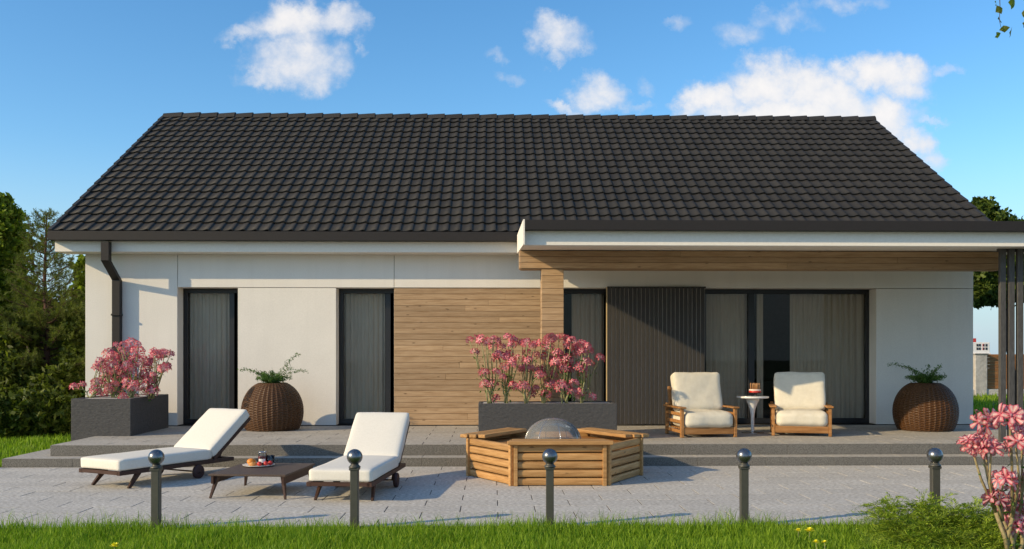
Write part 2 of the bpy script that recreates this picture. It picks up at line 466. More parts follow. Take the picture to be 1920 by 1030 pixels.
class MB:
    def __init__(s):
        s.v, s.f, s.sm = [], [], []
        s.X = Matrix.Identity(4)

    def add(s, verts, faces, smooth=False):
        n = len(s.v)
        s.v += [tuple(s.X @ Vector(p)) for p in verts]
        s.f += [tuple(i + n for i in f) for f in faces]
        s.sm += [smooth] * len(faces)
        return s

    def box(s, lo, hi, c=0.0):
        x0, y0, z0 = lo; x1, y1, z1 = hi
        if c <= 0:
            vs = [(x0, y0, z0), (x1, y0, z0), (x1, y1, z0), (x0, y1, z0), (x0, y0, z1), (x1, y0, z1), (x1, y1, z1), (x0, y1, z1)]
            return s.add(vs, [(0, 3, 2, 1), (4, 5, 6, 7), (0, 1, 5, 4), (1, 2, 6, 5), (2, 3, 7, 6), (3, 0, 4, 7)])
        c = min(c, (x1 - x0) / 2.01, (y1 - y0) / 2.01, (z1 - z0) / 2.01)
        vs, idx = [], {}
        for sx in (0, 1):
            for sy in (0, 1):
                for sz in (0, 1):
                    X = (x0, x1)[sx]; Y = (y0, y1)[sy]; Z = (z0, z1)[sz]
                    Xi = X + (c if sx == 0 else -c); Yi = Y + (c if sy == 0 else -c); Zi = Z + (c if sz == 0 else -c)
                    idx[sx, sy, sz] = len(vs)
                    vs += [(X, Yi, Zi), (Xi, Y, Zi), (Xi, Yi, Z)]
        I = lambda a, b, d, k: idx[a, b, d] + k
        fs = []
        for q in (0, 1):
            a = [I(q, 0, 0, 0), I(q, 1, 0, 0), I(q, 1, 1, 0), I(q, 0, 1, 0)]; fs.append(tuple(a if q else a[::-1]))
            a = [I(0, q, 0, 1), I(0, q, 1, 1), I(1, q, 1, 1), I(1, q, 0, 1)]; fs.append(tuple(a if q else a[::-1]))
            a = [I(0, 0, q, 2), I(1, 0, q, 2), I(1, 1, q, 2), I(0, 1, q, 2)]; fs.append(tuple(a if q else a[::-1]))
        for p in (0, 1):
            for q in (0, 1):
                e = (p + q) % 2 == 0
                a = [I(p, q, 0, 0), I(p, q, 1, 0), I(p, q, 1, 1), I(p, q, 0, 1)]; fs.append(tuple(a[::-1] if e else a))
                a = [I(p, 0, q, 0), I(p, 1, q, 0), I(p, 1, q, 2), I(p, 0, q, 2)]; fs.append(tuple(a if e else a[::-1]))
                a = [I(0, p, q, 1), I(1, p, q, 1), I(1, p, q, 2), I(0, p, q, 2)]; fs.append(tuple(a[::-1] if e else a))
        for sx in (0, 1):
            for sy in (0, 1):
                for sz in (0, 1):
                    b = idx[sx, sy, sz]
                    fs.append((b, b + 1, b + 2) if (sx + sy + sz) % 2 else (b, b + 2, b + 1))
        return s.add(vs, fs)

    def bar(s, a, b, wd, ht, up=(0, 0, 1), w2=None, h2=None):
        """a squared bar from a to b, optionally tapering"""
        a, b = Vector(a), Vector(b)
        d = (b - a).normalized()
        r = d.cross(Vector(up))
        if r.length < 1e-4:
            r = d.cross(Vector((0, 1, 0)))
        r.normalize(); u = r.cross(d)
        w2 = wd if w2 is None else w2; h2 = ht if h2 is None else h2
        vs = []
        for p, w_, h_ in ((a, wd, ht), (b, w2, h2)):
            for sx, sz in ((-1, -1), (1, -1), (1, 1), (-1, 1)):
                vs.append(tuple(p + r * (sx * w_ / 2) + u * (sz * h_ / 2)))
        return s.add(vs, [(0, 1, 2, 3), (7, 6, 5, 4), (0, 4, 5, 1), (1, 5, 6, 2), (2, 6, 7, 3), (3, 7, 4, 0)])

    def tube(s, pts, rads, n=8, cap=True):
        pts = [Vector(p) for p in pts]
        if isinstance(rads, (int, float)):
            rads = [rads] * len(pts)
        vs, fs = [], []
        prev = None
        for i, p in enumerate(pts):
            d = (pts[min(i + 1, len(pts) - 1)] - pts[max(i - 1, 0)])
            d = d.normalized() if d.length > 1e-9 else Vector((0, 0, 1))
            if prev is None:
                r = d.orthogonal().normalized()
            else:
                r = (prev - d * prev.dot(d))
                r = r.normalized() if r.length > 1e-6 else d.orthogonal().normalized()
            prev = r
            q = d.cross(r)
            for k in range(n):
                a = 2 * PI * k / n
                vs.append(tuple(p + (r * math.cos(a) + q * math.sin(a)) * rads[i]))
        for i in range(len(pts) - 1):
            for k in range(n):
                fs.append((i * n + k, i * n + (k + 1) % n, (i + 1) * n + (k + 1) % n, (i + 1) * n + k))
        if cap:
            fs.append(tuple(range(n))[::-1]); fs.append(tuple((len(pts) - 1) * n + k for k in range(n)))
        return s.add(vs, fs, True)

    def lathe(s, prof, n=32, cx=0, cy=0, smooth=True):
        vs, fs = [], []
        for (r, z) in prof:
            for k in range(n):
                a = 2 * PI * k / n
                vs.append((cx + r * math.cos(a), cy + r * math.sin(a), z))
        for i in range(len(prof) - 1):
            for k in range(n):
                fs.append((i * n + k, i * n + (k + 1) % n, (i + 1) * n + (k + 1) % n, (i + 1) * n + k))
        if prof[0][0] > 1e-5:
            fs.append(tuple(range(n))[::-1])
        if prof[-1][0] > 1e-5:
            fs.append(tuple((len(prof) - 1) * n + k for k in range(n)))
        return s.add(vs, fs, smooth)

    def prism(s, poly, a, b, axis='x'):
        """poly: list of (p, q) in the plane across the axis"""
        n = len(poly)
        if axis == 'x':
            vs = [(a, p, q) for p, q in poly] + [(b, p, q) for p, q in poly]
        elif axis == 'y':
            vs = [(p, a, q) for p, q in poly] + [(p, b, q) for p, q in poly]
        else:
            vs = [(p, q, a) for p, q in poly] + [(p, q, b) for p, q in poly]
        fs = [tuple(range(n)), tuple(range(2 * n - 1, n - 1, -1))]
        fs += [(i, n + i, n + (i + 1) % n, (i + 1) % n) for i in range(n)]
        return s.add(vs, fs)

    def mesh(s, name, mat):
        me = bpy.data.meshes.new(name)
        me.from_pydata(s.v, [], s.f)
        me.polygons.foreach_set('use_smooth', s.sm)
        bm = bmesh.new(); bm.from_mesh(me)
        bmesh.ops.recalc_face_normals(bm, faces=bm.faces)
        bm.to_mesh(me); bm.free()
        if mat is not None:
            me.materials.append(mat)
        me.update()
        return me

    def obj(s, name, mat, parent=None, loc=None, rot=None):
        return link(name, s.mesh(name, mat), parent, loc, rot)

def props(o, label, cat, group=None, kind=None):
    if label: o['label'] = label
    if cat: o['category'] = cat
    if group: o['group'] = group
    if kind: o['kind'] = kind
    return o

def thing(name, label, cat, loc=(0, 0, 0), rz=0.0, group=None):
    o = bpy.data.objects.new(name, None)
    o.empty_display_size = 0.2
    COL.objects.link(o)
    o.location = loc
    o.rotation_euler = (0, 0, rz)
    return props(o, label, cat, group)

def structure(o):
    o['kind'] = 'structure'
    return o

def dup(root, label, loc, rz=None):
    r = root.copy(); COL.objects.link(r)
    r.location = loc; r['label'] = label
    if rz is not None:
        r.rotation_euler = (0, 0, rz)
    for ch in list(root.children):
        c = ch.copy(); COL.objects.link(c); c.parent = r
        for g in list(ch.children):
            d = g.copy(); COL.objects.link(d); d.parent = c
    return r

def quads_mesh(name, V, mat, nper=4, cols=None):
    """V: (n, nper, 3) array, one face each"""
    n = V.shape[0]
    me = bpy.data.meshes.new(name)
    me.vertices.add(n * nper)
    me.vertices.foreach_set('co', np.ascontiguousarray(V, dtype=np.float32).ravel())
    me.loops.add(n * nper)
    me.loops.foreach_set('vertex_index', np.arange(n * nper, dtype=np.int32))
    me.polygons.add(n)
    me.polygons.foreach_set('loop_start', np.arange(0, n * nper, nper, dtype=np.int32))
    me.polygons.foreach_set('loop_total', np.full(n, nper, dtype=np.int32))
    if cols is not None:
        a = me.color_attributes.new('Col', 'FLOAT_COLOR', 'POINT')
        a.data.foreach_set('color', np.ascontiguousarray(cols, dtype=np.float32).ravel())
    me.materials.append(mat)
    me.update(calc_edges=True)
    return me

def rand_unit(n, rng=RNG):
    v = rng.normal(size=(n, 3))
    return v / np.linalg.norm(v, axis=1, keepdims=True)

def leaf_quads(P, size, rng=RNG, elong=1.7, up=0.4, jitter=0.35, axis=None):
    """a diamond leaf at each point; axis: preferred direction of the long side (n, 3)"""
    n = len(P)
    d = rand_unit(n, rng)
    if axis is not None:
        d = d * 0.6 + axis
        d /= np.linalg.norm(d, axis=1, keepdims=True)
    nn = rand_unit(n, rng); nn[:, 2] += up
    w = np.cross(d, nn); w /= (np.linalg.norm(w, axis=1, keepdims=True) + 1e-9)
    s = size * (1 + jitter * rng.uniform(-1, 1, size=(n, 1)))
    nrm = np.cross(w, d)
    a = P - d * s * 0.5 * elong
    b = P + w * s * 0.5 + nrm * s * 0.12
    c = P + d * s * 0.5 * elong
    e = P - w * s * 0.5 + nrm * s * 0.12
    return np.stack([a, b, c, e], axis=1)

def soft_box(lx, ly, lz, r, name, mat, seg=10, puff=0.0, wrinkle=0.0, seed=0, grooves=()):
    """a cushion: rounded block standing on z=0, centred in x, from y=0 to ly"""
    bm = bmesh.new()
    bmesh.ops.create_cube(bm, size=2.0)
    bmesh.ops.subdivide_edges(bm, edges=bm.edges[:], cuts=seg, use_grid_fill=True)
    hx, hy, hz = lx / 2, ly / 2, lz / 2
    for v in bm.verts:
        p = v.co.copy()
        # even out the grid towards the rims
        q = Vector((math.copysign(abs(p.x) ** 0.75, p.x) * hx, math.copysign(abs(p.y) ** 0.75, p.y) * hy, math.copysign(abs(p.z) ** 0.75, p.z) * hz))
        c = Vector((max(-hx + r, min(hx - r, q.x)), max(-hy + r, min(hy - r, q.y)), max(-hz + r, min(hz - r, q.z))))
        d = q - c
        if d.length > 1e-6:
            m = max(abs(d.x), abs(d.y), abs(d.z))
            q = c + d.normalized() * min(r, d.length if d.length < r else r) if d.length > r else q
        u = (1 - (p.x) ** 2) * (1 - (p.y) ** 2)
        if puff:
            q.z += puff * u * (1 if p.z > 0 else -0.3) * abs(p.z)
            q.y += puff * 0.6 * (1 - p.x ** 2) * (1 - p.z ** 2) * p.y
        for gy in grooves:
            if p.z > 0.0 or abs(p.x) > 0.98:
                k = math.exp(-((q.y - gy) / 0.012) ** 2)
                q.z -= 0.012 * k * (1 if p.z > 0.9 else 0)
                q.x -= 0.006 * k * (p.x if abs(p.x) > 0.98 else 0)
        if wrinkle:
            w = mnoise.noise(Vector((q.x * 5 + seed, q.y * 5, q.z * 5))) + 0.5 * mnoise.noise(Vector((q.x * 12, q.y * 9 + seed, q.z * 12)))
            q += p.normalized() * wrinkle * w
        v.co = q + Vector((0, hy, hz))
    for f in bm.faces:
        f.smooth = True
    me = bpy.data.meshes.new(name)
    bm.to_mesh(me); bm.free()
    me.materials.append(mat)
    return me

# ------------------------------------------------------------------ levels and planes of the place
ZT, ZS = 0.255, 0.112            # terrace, lower step (patio is 0)
YW = 15.75                       # facade plane
Y_TER, Y_STEP, Y_LAWN = 12.45, 12.15, 7.92
XL, XR = XU(160, YW), XU(1825, YW)
Z_LINT = EYE + 1.127
Z_SOF = EYE + 1.680
E = 0.004

# ------------------------------------------------------------------ ground
mb = MB()
mb.add([(-600, -200, -0.05), (600, -200, -0.05), (600, 1500, -0.05), (-600, 1500, -0.05)], [(0, 1, 2, 3)])
structure(mb.obj('lawn', M['lawn']))

def slab_field(parent, x0, x1, y0, y1, z, L, D, th, mat, name='paver', gap=0.009):
    """running-bond slabs, joints recessed; one object each; near rows first"""
    cache = {}
    ny = int(round((y1 - y0) / D)); D = (y1 - y0) / ny
    for j in range(ny):
        off = (j % 2) * L / 2
        x = x0 - off
        while x < x1 - 0.01:
            a, b = max(x, x0), min(x + L, x1)
            x += L
            if b - a < 0.05:
                continue
            key = (round(b - a, 3))
            if key not in cache:
                w = b - a
                cache[key] = MB().box((-w / 2 + gap / 2, -D / 2 + gap / 2, -th), (w / 2 - gap / 2, D / 2 - gap / 2, 0), 0.0012).mesh(name, mat)
            o = link(name, cache[key], parent, ((a + b) / 2, y0 + D * (j + .5), z + random.uniform(-.0012, .0012)))
            o.rotation_euler = (random.uniform(-.0015, .0015), random.uniform(-.001, .001), 0)

patio = MB().box((-9.5, Y_LAWN, -0.09), (9.0, Y_STEP + .1, -0.0035)).obj('patio', M['grout'])
structure(patio)
slab_field(patio, -8.0, 8.5, Y_LAWN + .01, Y_STEP - .005, 0.0, 0.70, 0.36, 0.05, M['paver'])

XT, XS = XU(94, Y_TER), XU(3, Y_STEP)
XE = 9.0
terrace = MB().box((XT + .02, Y_TER + .02, 0.0), (XE, YW + .4, ZT - 0.0035)).obj('terrace', M['grout'])
structure(terrace)
slab_field(terrace, XT, XE, Y_TER + .031, YW - .003, ZT, 0.70, 0.36, 0.04, M['terrace'])
x = XT
while x < XE - .05:
    w = min(1.4, XE - x)
    MB().box((x + .001, Y_TER + .002, ZS + .001), (x + w - .001, Y_TER + .03, ZT - .002), .003).obj('riser', M['riser'], terrace)
    x += w
MB().box((XT + .004, Y_TER + .03, ZS), (XT + .03, YW - .01, ZT - .041)).obj('riser', M['riser'], terrace)
step = MB().box((XS + .02, Y_STEP + .02, -0.03), (XE, Y_TER + .019, ZS - .035)).obj('step', M['grout'])
structure(step)
x = XS
while x < XE - .05:
    w = min(0.9, XE - x)
    MB().box((x + .002, Y_STEP + .031, ZS - .034), (x + w - .002, Y_TER + .018, ZS), .004).obj('tread', M['terrace'], step)
    MB().box((x + .001, Y_STEP + .002, -.03), (x + w - .001, Y_STEP + .03, ZS - .001), .003).obj('riser', M['riser'], step)
    x += w
y = Y_TER + .018
while y < YW + .3:
    d = min(0.9, YW + .4 - y)
    MB().box((XS, y + .002, ZS - .034), (XT + .03, y + d - .002, ZS - .0005), .004).obj('tread', M['terrace'], step)
    y += d
MB().box((XS + .004, Y_STEP + .03, -.03), (XS + .03, YW + .4, ZS - .035)).obj('riser', M['riser'], step)

# ------------------------------------------------------------------ the house
house = thing('house', 'white single storey house with dark tiled roof, timber cladding and a covered terrace', 'house', (0, YW, 0))
HY = YW                                  # parts below are given in world metres and moved to the house's own origin
def hobj(mb, name, mat, parent=None):
    mb.v = [(a, b - HY, c) for a, b, c in mb.v]
    return mb.obj(name, mat, parent or house)

D1L, D1R = XU(334, YW), XU(446, YW)
D2L, D2R = XU(630, YW), XU(738.5, YW)
GL, GR = XU(1040, YW), XU(1643, YW)
XB = XU(333, YW)                         # vertical joint of the band
XM = XU(739, YW)
T = 0.30
g = 0.008
def wallbox(x0, x1, z0, z1, y0=YW, name='wall_panel'):
    return hobj(MB().box((x0, y0, z0), (x1, YW + T, z1), 0.003), name, M['stucco'])
ZB = ZT + 0.012
wallbox(XL, XB - g / 2, ZB, Z_SOF)                              # left pier, full height
wallbox(XB + g / 2, XM - g / 2, Z_LINT, Z_SOF)                   # band over the doors
wallbox(XM + g / 2, GL, Z_LINT, Z_SOF)
wallbox(GL + g, XR, Z_LINT + .002, Z_SOF)
wallbox(D1R, D2L, ZB, Z_LINT - g, YW + .006)                     # between the doors
wallbox(GR, XR, ZB, Z_LINT - .006, YW + .004)                    # right pier
wallbox(D2R + .001, GL, ZB, Z_LINT - g, YW + .03)                # behind the cladding
hobj(MB().box((XL + .03, YW + .012, ZT), (D1L - .02, YW + T - .012, Z_SOF - .02)), 'wall_core', M['gutter'])
hobj(MB().box((XB - .02, YW + .012, Z_LINT + .02), (XR - .03, YW + T - .012, Z_SOF - .02)), 'wall_core', M['gutter'])
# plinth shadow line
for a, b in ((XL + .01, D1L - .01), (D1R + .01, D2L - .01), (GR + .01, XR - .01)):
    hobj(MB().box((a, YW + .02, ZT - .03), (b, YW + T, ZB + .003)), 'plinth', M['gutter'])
YB = 25.42                                                       # rear wall
for x0, x1 in ((XL, XL + T), (XR - T, XR)):
    hobj(MB().prism([(YW + T, 0), (YB, 0), (YB, Z_SOF), (20.5, 6.3), (YW + T, Z_SOF + .12)], x0, x1), 'gable_wall', M['stucco'])
hobj(MB().box((XL + T, YB - T, 0), (XR - T, YB, Z_SOF)), 'rear_wall', M['stucco'])
# rooms behind the doors
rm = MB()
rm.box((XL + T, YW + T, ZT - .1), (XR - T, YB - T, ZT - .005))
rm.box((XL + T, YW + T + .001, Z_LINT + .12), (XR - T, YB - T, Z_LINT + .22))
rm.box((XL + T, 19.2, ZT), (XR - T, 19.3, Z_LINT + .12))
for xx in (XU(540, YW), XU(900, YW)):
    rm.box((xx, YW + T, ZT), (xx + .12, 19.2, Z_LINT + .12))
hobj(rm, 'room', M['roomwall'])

# roof
EV_Y, EV_Z = 15.28, 3.452
RG_Y, RG_Z = 20.52, EYE + 5.195
RXL, RXR = XU(97.3, EV_Y), XU(1876, EV_Y)
th = math.atan2(RG_Z - EV_Z, RG_Y - EV_Y)
SL = math.hypot(RG_Z - EV_Z, RG_Y - EV_Y)
roof_mb = MB()
nz, ny_ = math.cos(th), -math.sin(th)
def rp(s, h):
    return (EV_Y + math.cos(th) * s + ny_ * h, EV_Z + math.sin(th) * s + nz * h)
b0 = rp(0.02, -.015); b1 = rp(SL, -.015); t1 = (2 * RG_Y - b0[0], b0[1])
roof_mb.prism([b0, b1, t1, (t1[0], t1[1] - .12), (b1[0], b1[1] - .16), (b0[0], b0[1] - .12)], RXL + .02, RXR - .02)
roof = hobj(roof_mb, 'roof', M['gutter'])

NR, TW = 18, None
NC = 80
TW = (RXR - RXL) / NC
TH = SL / NR
prof = [(0, .019), (.05, .006), (.12, .001), (.30, -.001), (.50, .002), (.66, .011), (.80, .021), (.92, .024), (1.0, .020)]
LAP = 0.028
tv, tf = [], []
for (fx, z) in prof:                                            # lower edge, upper edge, lip
    tv.append((fx * TW, -0.012, z + LAP))
for (fx, z) in prof:
    tv.append((fx * TW, TH + .02, z - .004))
for (fx, z) in prof:
    tv.append((fx * TW, -0.008, z + LAP - .020))
n_ = len(prof)
for i in range(n_ - 1):
    tf.append((i, i + 1, n_ + i + 1, n_ + i))
    tf.append((2 * n_ + i, 2 * n_ + i + 1, i + 1, i))
tile_me = data_from(tv, tf, 'roof_tile', M['tile'], False)
for p in tile_me.polygons:
    p.use_smooth = (p.index % 2 == 0)
tiles = []
for r in range(NR):
    for c in range(NC):
        s = r * TH
        yy, zz = rp(s, 0)
        X = RXL + c * TW
        d = Vector((X, yy, zz - EYE))
        v_px = HORIZ - F_PX * d.z / d.y
        hidden = X > 0.2 and v_px > 405
        tiles.append((d.length + (100 if hidden else 0), X, yy, zz))
tiles.sort()
def tile_rot(j=0.0):
    return (th + random.uniform(-j, j), random.uniform(-j, j), 0)
for k, (dd, X, yy, zz) in enumerate(tiles[:300]):
    o = link('roof_tile', tile_me, roof, (X, yy - HY, zz + random.uniform(-.001, .001)), tile_rot(.004))
R = Euler((th, 0, 0)).to_matrix()
base = np.array([R @ Vector(p) for p in tv])
fa = np.array(tf)
rest = tiles[300:]
allv = np.concatenate([base + np.array([X, yy - HY, zz]) + np.array([0, 0, random.uniform(-.001, .001)]) for (_, X, yy, zz) in rest])
V4 = allv.reshape(len(rest), len(tv), 3)[:, fa, :].reshape(-1, 4, 3)
# keep shared vertices for smooth rolls
me = bpy.data.meshes.new('roof_tiles')
me.from_pydata(allv.tolist(), [], (fa[None, :, :] + (np.arange(len(rest)) * len(tv))[:, None, None]).reshape(-1, 4).tolist())
me.polygons.foreach_set('use_smooth', [i % 2 == 0 for i in range(len(me.polygons))])
me.materials.append(M['tile'])
o = link('roof_tiles', me, roof); o['kind'] = 'stuff'
# ridge and verge tiles
RW = (RXR - RXL + .04) / 41
rt = MB()
pr = [(-.125, -.055), (-.09, .015), (-.045, .052), (0, .063), (.045, .052), (.09, .015), (.125, -.055)]
vs = [(0, p, q) for p, q in pr] + [(RW + .03, p * 1.06, q * 1.06 + .026) for p, q in pr] + [(RW + .03, p * .9, q * .8) for p, q in pr]
k = len(pr)
rt.add(vs, [(i, i + 1, k + i + 1, k + i) for i in range(k - 1)] + [(k + i, k + i + 1, 2 * k + i + 1, 2 * k + i) for i in range(k - 1)], False)
ridge_me = rt.mesh('ridge_tile', M['tile'])
for i in range(41):
    link('ridge_tile', ridge_me, roof, (RXL - .02 + i * RW, RG_Y - HY, RG_Z + .005), (0, random.uniform(-.004, .004), 0))
vm = MB().box((-.035, -.012, -.11), (.035, TH + .02, .045), .006)
verge_me = vm.mesh('verge_tile', M['tile'])
for r in range(NR):
    yy, zz = rp(r * TH, .004)
    for X in (RXL - .02, RXR + .02):
        link('verge_tile', verge_me, roof, (X, yy - HY, zz), (th - .055, 0, 0))
# eaves: fascia box, soffit, gutter, downpipe
YSF = 15.37
hobj(MB().prism([(YSF, Z_SOF), (YSF, 3.32), (YW + .05, 3.42), (YW + .05, Z_SOF)], XU(103, YSF), 0.412), 'fascia', M['white'])
hobj(MB().box((0.42, YSF, Z_SOF + .004), (RXR - .08, YW + .05, 3.36)), 'fascia', M['white'])
YG, ZG0, ZG1 = 15.20, 3.305, 3.452
def gutter(x0, x1, yf, yb, z0, z1):
    m = MB()
    m.box((x0, yf, z0), (x1, yf + .012, z1), .003)
    m.box((x0, yf + .012, z0), (x1, yb, z0 + .012))
    m.box((x0, yb - .012, z0 + .012), (x1, yb, z1))
    m.box((x0, yf + .012, z0 + .012), (x0 + .01, yb - .012, z1))
    m.box((x1 - .01, yf + .012, z0 + .012), (x1, yb - .012, z1))
    return m
hobj(gutter(XU(89, YG), 0.40, YG, YSF - .004, ZG0, ZG1), 'gutter', M['gutter'])
dp = MB()
pA = at(199, 470, Y=15.27); 
def pipe_path():
    top = Vector((pA.x, 15.27, 3.28)); k1 = Vector((pA.x, 15.27, at(199, 489, Y=15.27).z))
    lo = at(219.5, 526, Y=YW - .07)
    return [top, k1, lo, Vector((lo.x, lo.y, ZT + .02))]
pp = pipe_path()
wq = .062
vs = []
for p in pp:
    for sx, sy in ((-1, -1), (1, -1), (1, 1), (-1, 1)):
        vs.append((p.x + sx * wq, p.y + sy * wq * (.95), p.z))
fs = []
for i in range(3):
    for q in range(4):
        fs.append((i * 4 + q, i * 4 + (q + 1) % 4, i * 4 + 4 + (q + 1) % 4, i * 4 + 4 + q))
dp.add(vs, fs)
down = hobj(dp, 'downpipe', M['gutter'])
for zc in (1.2, 2.1):
    hobj(MB().box((pp[2].x - .072, YW - .152, zc), (pp[2].x + .072, YW - .004, zc + .03), .004), 'bracket', M['gutter'], down)

# glazed doors
def glazed(x0, x1, z0, z1, y, bars, curtain, name='glass_door', handle=None, label=None, st=.075):
    """frame between x0 and x1 with stiles at bars [(x, width)], then panes, curtains as (x0, x1)"""
    m = MB()
    m.box((x0, y, z1 - .075), (x1, y + .09, z1), .004)
    m.box((x0, y, z0), (x1, y + .09, z0 + .085), .004)
    xs = [(x0, x0 + st)] + bars + [(x1 - st, x1)]
    for a, b in xs:
        m.box((a, y + .002, z0 + .085), (b, y + .088, z1 - .075), .004)
    d = hobj(m, name, M['frame'])
    if label: d['label'] = label
    for (a, b), (c, e) in zip(xs[:-1], xs[1:]):
        hobj(MB().box((b - .005, y + .035, z0 + .08), (c + .005, y + .043, z1 - .07)), 'pane', M['glass'], d)
    for (a, b) in curtain:
        n = max(8, int((b - a) / .012)); vs, fs = [], []
        ph = random.random() * 9
        for i in range(n + 1):
            X = a + (b - a) * i / n
            yo = .020 * math.sin(X * 62 + ph + 1.6 * math.sin(X * 11 + ph)) + .010 * math.sin(X * 151 + ph)
            vs += [(X, y + .13 + yo, z0 + .06), (X, y + .13 + yo * .8, z1 - .02)]
        for i in range(n):
            fs.append((2 * i, 2 * i + 2, 2 * i + 3, 2 * i + 1))
        hobj(MB().add(vs, fs, True), 'curtain', M['curtain'], d)
    if handle is not None:
        hobj(MB().box((handle - .012, y - .035, z0 + .95), (handle + .012, y - .022, z0 + 1.13), .004)
             .box((handle - .01, y - .024, z0 + 1.0), (handle + .01, y + .002, z0 + 1.02)), 'handle', M['chrome'], d)
    return d
YD = YW + T
ZD = ZT + .01
zt = Z_LINT - .002
yc = YD
glazed(XU(344, YD), XU(447, YD), ZD, zt, YD, [(XU(430, YD), XU(445, YD))], [(XU(352, YD), XU(429, YD))])
glazed(XU(636, YD), XU(740, YD), ZD, zt, YD, [(XU(722, YD), XU(739, YD))], [(XU(643, YD), XU(720, YD))])
glazed(XU(1040, YD), XU(1150, YD), ZD, zt, YD, [], [(XU(1071, YD + .2), XU(1131, YD + .2))])
glazed(XU(1150, YD) + .002, XU(1632, YD), ZD, zt, YD, [(XU(1308, YD), XU(1318, YD)), (XU(1403, YD), XU(1415, YD))],
       [(XU(1322, YD + .2), XU(1402, YD + .2)), (XU(1416, YD + .2), XU(1428, YD + .2)), (XU(1478, YD + .2), XU(1624, YD + .2))], label='wide glazed sliding door')
# a low dark cabinet seen in the gap between the curtains
hobj(MB().box((XU(1425, 17.3), 17.2, ZT), (XU(1482, 17.3), 17.8, ZT + .72), .01), 'cabinet', M['roomdark'])

# sliding shutter of dark slats
SX0, SX1 = XU(1137.5, YW - .09), XU(1322, YW - .09)
sh = hobj(MB().box((SX0 + .012, YW - .07, ZT + .03), (SX1, YW - .02, Z_LINT - .01)), 'shutter', M['slatback'])
hobj(MB().box((SX0, YW - .083, ZT + .03), (SX0 + .010, YW - .02, Z_LINT + .012)), 'edge_strip', M['yellowwood'], sh)
hobj(MB().box((SX0 + .01, YW - .0695, Z_LINT - .009), (SX1 + .02, YW - .02, Z_LINT + .02), .003), 'rail', M['gutter'], sh)
ns = 23
sw = (SX1 - SX0 - .012) / ns
for i in range(ns):
    a = SX0 + .012 + i * sw
    me = 0
    o = hobj(MB().box((a + .0050, YW - .080, ZT + .02), (a + sw - .0050, YW - .0705, Z_LINT + .008), .003), 'slat', M['slatdark'], sh)

# timber cladding between the doors
def planks(parent, x0, x1, z0, z1, pitch, y, thk=.022, split=0.0, mat=None, name='plank', gap=.004):
    n = int(round((z1 - z0) / pitch)); pitch = (z1 - z0) / n
    for i in range(n):
        cuts = [x0, x1]
        if random.random() < split and x1 - x0 > 1:
            cuts.insert(1, x0 + (x1 - x0) * random.uniform(.25, .8))
        for a, b in zip(cuts[:-1], cuts[1:]):
            L = b - a
            MB().box((-L / 2 + .001, 0, 0), (L / 2 - .001, thk, pitch - gap), .003).obj(
                name, mat or M['clad'], parent, ((a + b) / 2, y - HY + random.uniform(-.0015, .0015), z0 + i * pitch))
cb = hobj(MB().box((D2R + .004, YW + .012, ZT + .012), (GL - .03, YW + .034, Z_LINT - .012)), 'wood_cladding', M['cladback'])
planks(cb, D2R + .006, GL - .05, ZT + .014, Z_LINT - .010, .0965, YW - .010, .022, .55)

# canopy over the terrace
CXL, CXR = 0.400, 8.6
YF = 12.25
zf0 = EYE + 1.435
slope = (Z_SOF - zf0) / (YW - YF)
def cz(y): return zf0 + (y - YF) * slope
def prism_y(pts, x0, x1): return MB().prism(pts, x0, x1)
can = hobj(prism_y([(YF + .03, cz(YF) + .004), (YSF - .02, cz(YSF) + .004), (YSF - .02, cz(YSF) + .19), (YF + .03, cz(YF) + .19)], CXL + .022, CXR), 'canopy', M['white'])
hobj(MB().box((CXL + .021, YF, cz(YF)), (CXR, YF + .028, cz(YF) + .22), .004), 'fascia', M['white'], can)
YGC = 12.115
hobj(gutter(CXL + .021, CXR, YGC, YF - .003, EYE + 1.622, EYE + 1.752), 'gutter', M['gutter'], can)
hobj(prism_y([(YGC, cz(YGC) + .003), (15.12, cz(15.12)), (15.12, cz(15.12) + .30), (YGC, cz(YGC) + .332)], CXL, CXL + .020), 'end_panel', M['white'], can)
hobj(prism_y([(YGC + .1, cz(YGC) + .275), (YSF - .03, cz(YSF) + .26), (YSF - .03, cz(YSF) + .29), (YGC + .1, cz(YGC) + .30)], CXL + .022, CXR), 'covering', M['tile'], can)
# beam and post clad in boards
YBM = 13.79
BX0, BX1 = XU(976, YBM), XU(1880, YBM)
BZ0, BZ1 = EYE + 162 * 13.79 / F_PX, cz(YBM) - .004
bm_ = hobj(MB().box((BX0 + .02, YBM + .024, BZ0 + .004), (BX1, YBM + .28, BZ1)), 'beam', M['cladback'])
nB = 3
pit_ = (BZ1 - BZ0) / nB
for i in range(nB):
    cuts = [BX0, BX0 + (BX1 - BX0) * (.55, .78, .33)[i], BX1]
    for a, b in zip(cuts[:-1], cuts[1:]):
        L = b - a
        MB().box((-L / 2 + .001, 0, 0), (L / 2 - .001, .022, pit_ - .004), .003).obj('plank', M['clad'], bm_, ((a + b) / 2, YBM - HY, BZ0 + i * pit_))
    MB().box((-.13, 0, 0), (.13, .018, pit_ - .004), .003).obj('plank', M['clad'], bm_, (BX0 + .001, YBM + .155 - HY, BZ0 + i * pit_), (0, 0, PI / 2))
MB().box((-(BX1 - BX0) / 2, 0, 0), ((BX1 - BX0) / 2, .255, .014)).obj('underside_board', M['clad'], bm_, ((BX0 + BX1) / 2, YBM + .025 - HY, BZ0 - .012))
PX0, PX1 = XU(1015.5, YBM), XU(1057, YBM)
YP = YBM + .004
PD = PX1 - PX0
post = hobj(MB().box((PX0 + .02, YP + .024, ZT), (PX1 - .02, YP + PD - .02, BZ0 - .014)), 'post', M['cladback'])
nP = int(round((BZ0 - .014 - ZT) / .0965)); pp_ = (BZ0 - .014 - ZT) / nP
